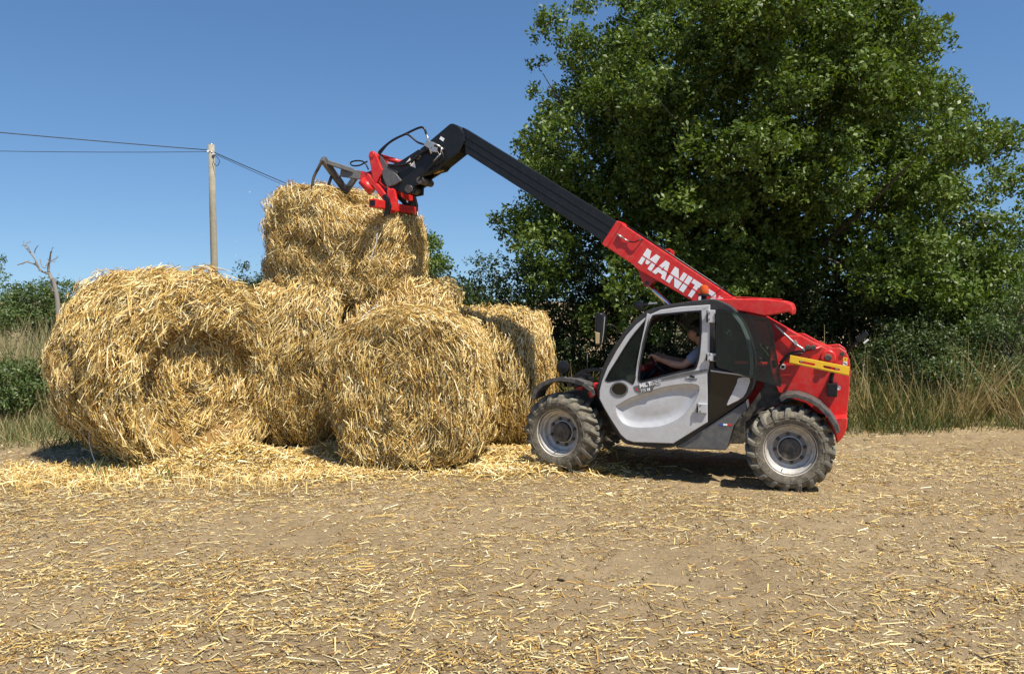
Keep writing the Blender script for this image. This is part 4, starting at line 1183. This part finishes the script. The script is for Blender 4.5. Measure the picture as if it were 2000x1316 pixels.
# lettering ------------------------------------------------------
GLY = {
 'M': (1.0, [(0, 0), (0, 1), (.32, 1), (.5, .52), (.68, 1), (1, 1), (1, 0), (.73, 0), (.73, .58), (.58, .2), (.42, .2), (.27, .58), (.27, 0)], []),
 'A': (.95, [(0, 0), (.33, 1), (.67, 1), (1, 0), (.71, 0), (.65, .19), (.35, .19), (.29, 0)], [[(.42, .40), (.58, .40), (.5, .70)]]),
 'N': (.92, [(0, 0), (0, 1), (.30, 1), (.70, .46), (.70, 1), (1, 1), (1, 0), (.70, 0), (.30, .54), (.30, 0)], []),
 'I': (.32, [(0, 0), (0, 1), (1, 1), (1, 0)], []),
 'T': (.80, [(0, .74), (0, 1), (1, 1), (1, .74), (.67, .74), (.67, 0), (.33, 0), (.33, .74)], []),
 'O': (.92, [(.22, 0), (0, .22), (0, .78), (.22, 1), (.78, 1), (1, .78), (1, .22), (.78, 0)], [[(.36, .26), (.64, .26), (.70, .34), (.70, .66), (.64, .74), (.36, .74), (.30, .66), (.30, .34)]]),
 'U': (.90, [(0, 1), (.31, 1), (.31, .32), (.38, .25), (.62, .25), (.69, .32), (.69, 1), (1, 1), (1, .22), (.78, 0), (.22, 0), (0, .22)], []),
 'L': (.75, [(0, 0), (0, 1), (.36, 1), (.36, .26), (1, .26), (1, 0)], []),
 'H': (.9, [(0, 0), (0, 1), (.32, 1), (.32, .62), (.68, .62), (.68, 1), (1, 1), (1, 0), (.68, 0), (.68, .38), (.32, .38), (.32, 0)], []),
 '6': (.85, [(.2, 0), (0, .2), (0, .8), (.2, 1), (.95, 1), (.95, .78), (.34, .78), (.34, .62), (.8, .62), (1, .45), (1, .2), (.8, 0)], [[(.34, .2), (.68, .2), (.68, .42), (.34, .42)]]),
 '2': (.85, [(0, 0), (0, .42), (.2, .60), (.66, .60), (.66, .78), (0, .78), (0, 1), (.8, 1), (1, .82), (1, .55), (.8, .40), (.34, .40), (.34, .22), (1, .22), (1, 0)], []),
 '5': (.85, [(0, 0), (0, .22), (.66, .22), (.66, .40), (0, .40), (0, 1), (1, 1), (1, .78), (.34, .78), (.34, .62), (.8, .62), (1, .45), (1, .18), (.8, 0)], []),
 '7': (.8, [(.0, .76), (0, 1), (1, 1), (1, .78), (.55, 0), (.18, 0), (.62, .76)], []),
}
def lettering(text, org, ex, ey, hgt, lat, mat, parent, gap=.10, th=.0025, wk=1.0):
    """ex: unit reading direction in (u,z); ey: vector of letter height in (u,z)"""
    ex = Vector(ex); ey = Vector(ey); o = Vector(org)
    for ch in text:
        if ch == ' ':
            o = o + ex * hgt * .4; continue
        w, pts, holes = GLY[ch]
        m = lambda p: tuple(o + ex * (p[0] * w * hgt * wk) + ey * p[1])
        plate('letter', [m(p) for p in pts], lat, lat + th, mat, parent, holes=[[m(p) for p in h] for h in holes], bev=0)
        o = o + ex * (w * wk + gap) * hgt
bx = Vector((-.97, .22)).normalized()
lettering('MLT', (.318, .932), (-.965, .262), (.006, .042), .042, .8412, WHT, badge, .14, .0015, 1.05)
lettering('625', (.205, .962), (-.965, .262), (.006, .040), .040, .8412, SIL, badge, .14, .0015)
lettering('75', (.312, .885), (-.965, .262), (.005, .034), .034, .8412, SIL, badge, .14, .0015)
lettering('H', (.238, .905), (-.965, .262), (.005, .030), .030, .8412, WHT, badge, .14, .0015)
plate('badge_flash', [(.372, .925), (.345, .90), (.335, .895), (.345, .925)], .8412, .8422, RED, badge, bev=0)

# swung-back window pane with its frame
pane = TH['pane']
pn = plate('open_window', round_poly(pane, 1), .872, .878, TNT, T, bev=0)
plate('pane_edge', inset(pane, -.003), .869, .881, BLK, pn, holes=[inset(pane, .006)], bev=.001)
plate('pane_gasket', inset(pane, .004), .8785, .8797, TNT, pn, holes=[inset(pane, .030)], bev=0)
tube('pane_catch', [(-.985, .85, 1.27), (-1.0, .85, 1.20)], .02, BLK, pn, 8)
for z in (1.69, 1.27):
    box('pane_hinge', (-.440, .862, z), (.045, .018, .05), BLK, pn, (0, 0, 0), .004)

# red rear roof and black front roof edge
rf_ = plate('rear_roof', TH['roof'], -.02, .735, RED, T, bev=.014)
box('roof_lamp', (-1.125, .66, 1.755), (.05, .12, .06), BLK, T, (0, .3, 0), .01)
strip('roof_rail', [(-1.04, 1.862), (-.6, 1.878), (-.36, 1.868)], .60, .70, .008, RED, T, .003)
# roof furniture
o = lathe('beacon', [(.062, 0), (.062, .018), (.050, .024), (.050, .026)], BLK, T, 24, (-.212, .16, 1.885), 'Z')
lathe('beacon_lens', [(.048, .024), (.052, .035), (.050, .085), (.040, .110), (.015, .122), (0, .123)], AMB, o, 24, (0, 0, 0), 'Z')
tube('beacon_stem', [(-.212, .16, 1.84), (-.212, .16, 1.89)], .03, BLK, T, 10)
tube('antenna', [(-.277, .18, 1.86), (-.35, .16, 1.93), (-.428, .14, 2.00)], .004, BLK, T, 5)
o = lathe('work_lamp', [(0, -.05), (.035, -.045), (.048, 0), (.048, .02), (0, .03)], BLK, T, 18, (.375, .70, 1.775))
box('lamp_foot', (.30, .70, 1.785), (.06, .05, .03), BLK, T)
box('lamp_plate', (.235, .70, 1.80), (.09, .05, .02), STE, T, (0, .12, 0))
# mirrors
mm = TH['mirror'] = [(.772, 1.667), (.755, 1.695), (.735, 1.702), (.690, 1.690), (.664, 1.675), (.666, 1.523), (.686, 1.412), (.697, 1.360), (.760, 1.363), (.768, 1.52)]
mi = plate('mirror', [(.770, 1.667), (.735, 1.702), (.690, 1.690), (.672, 1.66), (.678, 1.52), (.690, 1.40), (.705, 1.358), (.760, 1.360), (.768, 1.52)], .86, 1.0, BLK, T, bev=.02)
plate('mirror_face', [(.676, 1.655), (.664, 1.66), (.672, 1.52), (.686, 1.40), (.700, 1.375), (.694, 1.41), (.682, 1.52)], .875, .985, CHR, mi, bev=0)
plate('mirror_back', [(.758, 1.50), (.712, 1.49), (.715, 1.38), (.752, 1.378)], 1.0005, 1.012, paint('mirror_tan', (.42, .33, .17), .3, var=.15), mi, bev=.004)
tube('mirror_arm', [(.67, .93, 1.56), (.62, .92, 1.575), (.575, .86, 1.54), (.56, .80, 1.49), (.52, .78, 1.48)], .009, BLK, T, 6, 12)

# cab interior
box('seat', (-.30, .38, .86), (.46, .46, .12), SEAT, T, (0, -.06, 0), .04)
box('seat_back', (-.50, .38, 1.18), (.11, .44, .58), SEAT, T, (0, -.12, 0), .04)
box('dashboard', (.46, .38, .92), (.20, .60, .36), PLA, T, (0, .25, 0), .03)
box('dash_pod', (.40, .38, 1.10), (.10, .20, .07), RED, T, (0, .3, 0), .015)
box('console', (-.05, .06, .86), (.6, .10, .36), PLA, T, bev=.02)
tube('steering_column', [(.42, .40, .90), (.20, .40, 1.14)], .028, BLK, T, 10)
def steering():
    c = Vector((.193, .40, 1.146)); ax = Vector((-.68, 0, .73)).normalized()
    a = Vector((0, 1, 0)); b = ax.cross(a).normalized()
    pts = [tuple(c + .175 * (a * math.cos(t) + b * math.sin(t))) for t in np.linspace(0, 2 * math.pi, 33)]
    o = tube('steering_wheel', pts, .014, BLK, T, 8)
    for t in (.3, 2.4, 4.5):
        tube('spoke', [tuple(c), tuple(c + .17 * (a * math.cos(t) + b * math.sin(t)))], .009, BLK, o, 6)
steering()
tube('joystick', [(.05, .12, 1.0), (.07, .12, 1.15)], .014, BLK, T, 8)

# --- boom
BL0, BL1 = -.28, -.05
br = [(.805, 2.715), (.760, 2.700), (.726, 2.672), (-.507, 1.872), (-1.30, 1.43), (-1.52, 1.37), (-1.58, 1.27), (-1.50, 1.18), (-1.20, 1.17), (-.045, 1.838), (.567, 2.176), (.624, 2.232), (.930, 2.430), (.968, 2.465), (.957, 2.503)]
boom = plate('boom', br, BL0, BL1, RED, T, bev=.012)
plate('boom_collar', [(.812, 2.722), (.770, 2.712), (.745, 2.690), (.905, 2.432), (.935, 2.425), (.978, 2.462)], BL0 - .012, BL1 + .012, RED, boom, bev=.008)
plate('boom_bracket', [(.575, 2.19), (.345, 2.06), (.405, 2.018), (.430, 1.985), (.462, 1.976), (.497, 1.995), (.522, 2.05), (.55, 2.12)], -.14, -.115, RED, boom, bev=.005)
plate('boom_bracket', [(.575, 2.19), (.345, 2.06), (.405, 2.018), (.430, 1.985), (.462, 1.976), (.497, 1.995), (.522, 2.05), (.55, 2.12)], -.225, -.20, RED, boom, bev=.005)
tube('bracket_pin', [(.462, -.10, 2.022), (.462, -.24, 2.022)], .024, HUB, boom, 12)
plate('lifting_eye', [(.300, 2.345), (.286, 2.400), (.226, 2.415), (.175, 2.385), (.165, 2.28)], -.18, -.15, RED, boom, holes=[[(.235 + .016 * math.cos(a), 2.378 + .016 * math.sin(a)) for a in np.linspace(0, 2 * math.pi, 9)[:-1]]], bev=.004)
tube('boom_pipe', [(.70, -.10, 2.668), (.2, -.10, 2.345), (-.3, -.10, 2.02), (-.50, -.10, 1.892)], .010, BLK, boom, 6)
tube('coupling', [(.802, -.036, 2.569), (.735, -.030, 2.527)], .013, STE, boom, 8)
tube('coupling', [(.735, -.030, 2.527), (.665, -.036, 2.486)], .009, STE, boom, 8)
tube('coupling_hose', [(.665, -.032, 2.486), (.60, -.020, 2.478), (.545, -.02, 2.50), (.50, -.06, 2.515)], .007, BLK, boom, 6, 12)
EX = Vector((-.843, -.538)).normalized(); EYv = Vector((-.100, .160))
lettering('MANITOU', (.556, 2.250), EX, EYv, .182, BL1 + .0005, WHT, boom, .075, .002, .98)
a0 = Vector((.556, 2.250)) + EYv * .49; a1 = a0 + EX * 1.18
n_ = EYv * .032
plate('lettering_line', [tuple(a0 - n_), tuple(a1 - n_), tuple(a1 + n_), tuple(a0 + n_)], BL1 + .003, BL1 + .0036, RED, boom, bev=0)
# inner boom
E1 = Vector((.843, .538))
ib = [(2.74, 3.872), (.76, 2.680), (.918, 2.462), (2.70, 3.558)]
inner = plate('inner_boom', ib, -.26, -.07, BLK, T, bev=.012)
for t in (.30, .62):
    p0 = Vector(ib[1]).lerp(Vector(ib[2]), t); p1 = Vector(ib[0]).lerp(Vector(ib[3]), t)
    beam('boom_ridge', (p0.x, -.069, p0.y), (p1.x, -.069, p1.y), .010, .010, BLK, inner, .002)
hd = TH['head']
head = plate('boom_head', [(2.853, 3.913), (2.785, 3.885), (2.705, 3.80), (2.690, 3.70), (2.760, 3.570), (2.975, 3.42), (3.02, 3.37), (3.16, 3.34), (3.274, 3.40), (3.34, 3.56), (3.274, 3.635), (3.15, 3.723), (2.893, 3.909)], -.29, -.04, BLK, T, bev=.014)
for L_ in ((-.30, -.262), (-.07, -.032)):
    plate('head_cheek', [(3.30, 3.62), (3.567, 3.477), (3.737, 3.432), (3.837, 3.321), (3.80, 3.22), (3.70, 3.16), (3.45, 3.075), (3.35, 3.09), (3.345, 3.18), (3.26, 3.22), (3.23, 3.29), (3.10, 3.36), (3.05, 3.50)], *L_, BLK, head, bev=.006)
tube('tilt_cylinder', [(3.10, -.165, 3.42), (3.45, -.165, 3.30)], .055, BLK, head, 14)
tube('tilt_rod', [(3.02, -.16, 3.39), (3.15, -.16, 3.35)], .026, paint('brass_rod', (.45, .30, .12), .3, metal=.6, var=.1), head, 10)
for (u, z, r) in ((3.62, 3.33, .045), (3.42, 3.14, .05), (3.72, 3.27, .04), (3.30, 3.52, .03), (3.27, 3.24, .045)):
    tube('head_pin', [(u, -.33, z), (u, -.005, z)], r, HUB, head, 14)
box('valve_bank', (3.13, -.01, 3.66), (.12, .07, .08), STE, head, (0, -.5, 0), .006)
box('valve_bank', (3.07, .0, 3.60), (.09, .05, .06), STE, head, (0, -.2, 0), .006)
for i, (p, q) in enumerate((((3.17, .0, 3.70), (3.10, .02, 3.55)), ((3.10, .0, 3.69), (2.97, .01, 3.62)), ((2.97, .01, 3.62), (2.98, .01, 3.55)), ((2.98, .01, 3.55), (3.08, .0, 3.46)), ((3.02, .0, 3.65), (2.95, 0, 3.60)))):
    tube('valve_pipe', [p, q], .011, STE, head, 8)
plate('label_decal', [(3.025, 3.735), (2.975, 3.700), (2.955, 3.735), (3.005, 3.765)], -.039, -.0375, WHT, head, bev=0)
for c in ((3.425, 3.475), (3.365, 3.435)):
    tri = [(c[0] + .045, c[1] - .012), (c[0] - .03, c[1] - .04), (c[0] - .012, c[1] + .045)]
    d = plate('warning_decal', tri, -.0315, -.030, WHT, head, bev=0)
# lift cylinder under the boom
tube('lift_rod', [(.462, -.17, 2.022), (.10, -.17, 1.660)], .030, CHR, T, 14)
tube('lift_cylinder', [(.10, -.17, 1.660), (-.55, -.17, 1.02)], .055, BLK, T, 16)
tube('cylinder_gland', [(.115, -.17, 1.675), (.06, -.17, 1.62)], .062, BLK, T, 16)

# --- bale grab on the carriage
grab = plate('bale_grab', [(3.853, 3.225), (3.76, 3.13), (3.69, 3.035), (3.74, 2.99), (3.80, 3.05), (3.90, 3.18), (4.03, 3.24), (4.11, 3.29), (4.13, 3.36), (4.06, 3.38), (3.95, 3.33)], -.26, .02, RED, T, bev=.012)
ring = [(3.917 + .045 * math.cos(a), 3.572 + .045 * math.sin(a)) for a in np.linspace(.3, 3.6, 9)]
lev = [(3.857, 3.560), (3.776, 3.381), (3.782, 3.331), (3.853, 3.215), (3.905, 3.284), (3.945, 3.488)] + [(3.965, 3.56), (3.945, 3.605), (3.917, 3.620), (3.885, 3.607)]
hole = [(3.917 + .02 * math.cos(a), 3.572 + .02 * math.sin(a)) for a in np.linspace(0, 2 * math.pi, 11)[:-1]]
plate('lever_plate', lev, -.025, .02, RED, grab, holes=[hole], bev=.006)
plate('lever_plate', lev, -.27, -.235, RED, grab, holes=[hole], bev=.006)
tube('lever_boss', [(3.917, -.275, 3.572), (3.917, .03, 3.572)], .034, RED, grab, 16)
plate('stiffener', [(3.845, 3.600), (3.71, 3.424), (3.80, 3.37)], -.045, -.026, GRYM, grab, bev=.003)
plate('carriage_hook', [(3.79, 3.37), (3.71, 3.42), (3.63, 3.38), (3.51, 3.24), (3.60, 3.19), (3.707, 3.165), (3.77, 3.28)], -.03, .005, GRYM, grab, bev=.01)
tube('claw_cylinder', [(3.81, -.10, 3.549), (3.56, -.10, 3.475)], .034, RED, grab, 12)
tube('lower_ram', [(4.08, -.12, 3.33), (3.98, -.12, 3.36), (3.93, -.12, 3.28)], .045, RED, grab, 12)
tube('lower_ram', [(4.06, .0, 3.26), (3.93, -.02, 3.12)], .06, RED, grab, 12)
# lateral beams of the carriage
beam('carriage_beam', (3.62, .52, 2.915), (3.62, -.60, 2.925), .10, .10, RED, grab, .008)
beam('carriage_beam', (3.66, .02, 3.10), (3.66, -.60, 3.10), .08, .10, RED, grab, .008)
box('bore_shade', (3.62, .5215, 2.915), (.066, .003, .066), BLK, grab, bev=0)  # black patch on the solid end as shade inside an open tube
for lat in (-.58, -.02):
    plate('carriage_end', [(3.60, 3.14), (3.70, 3.13), (3.68, 2.90), (3.64, 2.84), (3.57, 2.86), (3.56, 3.0)], lat, lat + .05, RED if lat > -.3 else BLK, grab, bev=.008)
plate('hook_plate', [(3.58, 3.05), (3.53, 3.0), (3.50, 2.90), (3.53, 2.80), (3.60, 2.77), (3.58, 2.85), (3.585, 2.95), (3.62, 3.02)], .26, .30, BLK, grab, bev=.006)
plate('brace', [(3.63, 3.06), (3.60, 3.0), (3.63, 2.95), (3.67, 3.0)], -.35, -.32, BLK, grab)
beam('brace', (3.62, -.10, 3.07), (3.62, -.45, 2.96), .03, .05, BLK, grab)
# claw: two arms, cross bar and tines
N0 = Vector((4.414, .35, 3.49)); F0 = Vector((4.333, -.10, 3.129))
beam('claw_bar', N0, F0, .065, .075, GRYM, grab, .006)
beam('claw_arm', (4.385, .30, 3.455), (4.16, .05, 3.375), .05, .055, GRYM, grab, .006)
beam('claw_arm', (4.31, .10, 3.355), (4.08, .0, 3.325), .05, .11, GRYM, grab, .006)
beam('claw_arm', (4.33, -.08, 3.15), (4.20, -.08, 3.32), .05, .07, GRYM, grab, .006)
tube('tine', [(4.420, .35, 3.46), (4.47, .35, 3.38), (4.545, .35, 3.24), (4.56, .35, 3.02), (4.54, .35, 2.8)], [.020, .020, .018, .014, .005], HUB, grab, 8, 16)
tube('tine', [(4.375, -.10, 3.12), (4.43, -.10, 3.03), (4.496, -.10, 2.935), (4.50, -.10, 2.75)], [.020, .019, .017, .005], HUB, grab, 8)
tube('tine', [(4.40, .15, 3.32), (4.45, .15, 3.2), (4.50, .15, 3.0), (4.49, .15, 2.7)], [.020, .019, .016, .005], HUB, grab, 8)
# hoses
tube('hose', [(3.80, -.06, 3.56), (3.856, -.05, 3.606), (3.686, -.05, 3.738), (3.489, -.05, 3.817), (3.308, -.05, 3.883), (3.239, -.05, 3.873), (3.205, -.05, 3.80)], .014, BLK, grab, 8, 30)
tube('hose', [(3.83, -.02, 3.58), (3.70, -.02, 3.71), (3.50, -.02, 3.80), (3.433, -.03, 3.796), (3.32, -.04, 3.71), (3.24, -.05, 3.68)], .013, BLK, grab, 8, 30)
tube('hose_fitting', [(3.205, -.05, 3.80), (3.168, -.05, 3.703)], .013, STE, grab, 8)
tube('hose_fitting', [(3.24, -.05, 3.68), (3.14, -.04, 3.652)], .012, STE, grab, 8)
tube('hose', [(3.971, .03, 3.489), (4.086, .03, 3.442), (4.189, .03, 3.446), (4.204, .03, 3.485), (4.116, .03, 3.501), (4.014, .03, 3.478), (3.955, .03, 3.387)], .010, BLK, grab, 8, 36)
tube('hose', [(3.70, .0, 3.44), (3.58, .01, 3.43), (3.46, .0, 3.44), (3.34, .0, 3.50), (3.26, .0, 3.56), (3.15, .01, 3.62)], .014, BLK, head, 8, 24)
tube('hose', [(3.05, .0, 3.60), (3.0, .01, 3.50), (3.12, .01, 3.40), (3.22, .0, 3.30), (3.30, -.02, 3.22)], .012, BLK, head, 8, 24)
tube('hose', [(3.00, .0, 3.62), (2.95, .01, 3.50), (3.05, .01, 3.42)], .012, BLK, head, 8, 24)

# ------------------------------------------------------------------ driver
def skin_body(name, verts, edges, rad, mat, parent, root_i, sub=2):
    me = bpy.data.meshes.new(name)
    me.from_pydata(verts, edges, [])
    o = link(name, me, mat, parent)
    o.modifiers.new('skin', 'SKIN').use_smooth_shade = True
    sl = me.skin_vertices[0].data if me.skin_vertices else None
    if sl is None:
        bm = bmesh.new(); bm.from_mesh(me); bm.verts.layers.skin.verify(); bm.to_mesh(me); bm.free(); sl = me.skin_vertices[0].data
    for i, r in enumerate(rad):
        sl[i].radius = (r, r) if np.isscalar(r) else r
        sl[i].use_root = (i == root_i)
    s = o.modifiers.new('sub', 'SUBSURF'); s.levels = sub; s.render_levels = sub
    return o

def driver():
    person = empty('person', VM @ Vector((-.25, .40, .92)), (0, VPITCH, YAW), 'driver in grey T-shirt and dark hair, hands on the steering wheel in the cab', 'person')
    def k(u, y, z): return (u + .25, y - .40, z - .92)
    V = [k(-.30, .40, .98), k(-.31, .40, 1.12), k(-.29, .40, 1.27), k(-.26, .40, 1.36), k(-.215, .40, 1.43), k(-.175, .40, 1.485), k(-.18, .40, 1.545), k(-.115, .40, 1.435), k(-.082, .40, 1.482)]
    E = [(0, 1), (1, 2), (2, 3), (3, 4), (4, 5), (5, 6), (5, 7), (5, 8)]
    Rr = [.14, .135, .145, .07, .052, .082, .072, .036, .016]
    def add(pts, r, frm):
        i0 = len(V)
        for p in pts: V.append(k(*p))
        Rr.extend(r)
        prev = frm
        for i in range(len(pts)):
            E.append((prev, i0 + i)); prev = i0 + i
        return i0 + len(pts) - 1
    for sy in (1, -1):
        yy = lambda d: .40 + sy * d
        h = add([(-.25, yy(.17), 1.315), (-.175, yy(.235), 1.24), (-.09, yy(.24), 1.165), (.02, yy(.215), 1.175), (.16, yy(.17), 1.215), (.215, yy(.165), 1.235)], [.062, .052, .043, .042, .028, .030], 2)
        for j, (d, up) in enumerate(((-.03, .0), (-.01, .006), (.012, .006), (.032, .0))):
            add([(.255, yy(.165) + d, 1.262 + up), (.285, yy(.165) + d, 1.245 + up), (.278, yy(.165) + d, 1.22 + up)], [.010, .009, .008], h)
        add([(.225, yy(.165) - sy * .035, 1.215), (.25, yy(.165) - sy * .04, 1.20)], [.010, .009], h)
        add([(-.20, yy(.10), .95), (.10, yy(.14), .97), (.20, yy(.15), .88), (.30, yy(.14), .58), (.38, yy(.14), .53)], [.10, .075, .065, .045, .04], 0)
    body = skin_body('body', V, E, Rr, SKIN, person, 0)
    # T-shirt: torso and sleeves just over the body
    V2 = [k(-.30, .40, .99), k(-.31, .40, 1.12), k(-.29, .40, 1.27), k(-.265, .40, 1.345)]; E2 = [(0, 1), (1, 2), (2, 3)]; R2 = [.152, .148, .158, .085]
    for sy in (1, -1):
        i = len(V2); V2 += [k(-.25, .40 + sy * .17, 1.315), k(-.175, .40 + sy * .235, 1.24), k(-.13, .40 + sy * .24, 1.20)]; R2 += [.072, .064, .060]; E2 += [(2, i), (i, i + 1), (i + 1, i + 2)]
    skin_body('t_shirt', V2, E2, R2, SHIRT, person, 0)
    V3 = [k(-.30, .40, .97), k(-.30, .40, 1.03)]; E3 = [(0, 1)]; R3 = [.15, .145]
    for sy in (1, -1):
        i = len(V3); V3 += [k(-.20, .40 + sy * .10, .95), k(.10, .40 + sy * .14, .97), k(.20, .40 + sy * .15, .88), k(.29, .40 + sy * .14, .62)]; R3 += [.108, .083, .073, .055]; E3 += [(0, i), (i, i + 1), (i + 1, i + 2), (i + 2, i + 3)]
    skin_body('trousers', V3, E3, R3, JEAN, person, 0)
    # hair cap
    bm = bmesh.new(); bmesh.ops.create_uvsphere(bm, u_segments=24, v_segments=16, radius=1)
    kill = [v for v in bm.verts if v.co.x > .40 and v.co.z < .42 or v.co.z < -.62]
    bmesh.ops.delete(bm, geom=kill, context='VERTS')
    for v in bm.verts:
        n = 1 + .04 * math.sin(9 * v.co.x + 7 * v.co.y) + .03 * math.sin(13 * v.co.z + 5 * v.co.y)
        v.co = Vector((v.co.x * .103 * n, v.co.y * .086 * n, v.co.z * .108 * n)) + Vector(k(-.190, .40, 1.525))
    me = bpy.data.meshes.new('hair'); bm.to_mesh(me); bm.free()
    o = link('hair', me, HAIR, person, True); s = o.modifiers.new('solid', 'SOLIDIFY'); s.thickness = .012
    for sy in (1, -1):
        bm = bmesh.new(); bmesh.ops.create_uvsphere(bm, u_segments=10, v_segments=8, radius=1)
        bm.transform(Matrix.Translation(k(-.175, .40 + sy * .083, 1.485)) @ Matrix.Diagonal((.018, .010, .030, 1)))
        me = bpy.data.meshes.new('ear'); bm.to_mesh(me); bm.free(); link('ear', me, SKIN, person, True)
        bm = bmesh.new(); bmesh.ops.create_uvsphere(bm, u_segments=10, v_segments=8, radius=.011)
        bm.transform(Matrix.Translation(k(-.105, .40 + sy * .034, 1.505)))
        me = bpy.data.meshes.new('eye'); bm.to_mesh(me); bm.free(); link('eye', me, HAIR, person, True)
driver()

# twine ends showing on the bales
def tw(parent, pts, r):
    m = (Matrix.Translation(parent.location) @ parent.rotation_euler.to_matrix().to_4x4()).inverted()
    return tube('twine', [tuple(m @ Vector(p)) for p in pts], r, TWINE, parent, 5, 24)
tw(bA, [(-4.62, 9.62, .60), (-4.613, 9.45, .436), (-4.583, 9.42, .223), (-4.492, 9.40, .066), (-4.30, 9.40, .02)], .005)
tw(bC, [(-1.624, 10.48, 1.80), (-1.70, 10.30, 1.72), (-1.80, 10.0, 1.58), (-1.86, 9.75, 1.40)], .007)
tw(bT, [(-1.697, 10.70, 2.928), (-1.65, 10.64, 2.75), (-1.643, 10.60, 2.587), (-1.70, 10.58, 2.40), (-1.739, 10.58, 2.213)], .004)
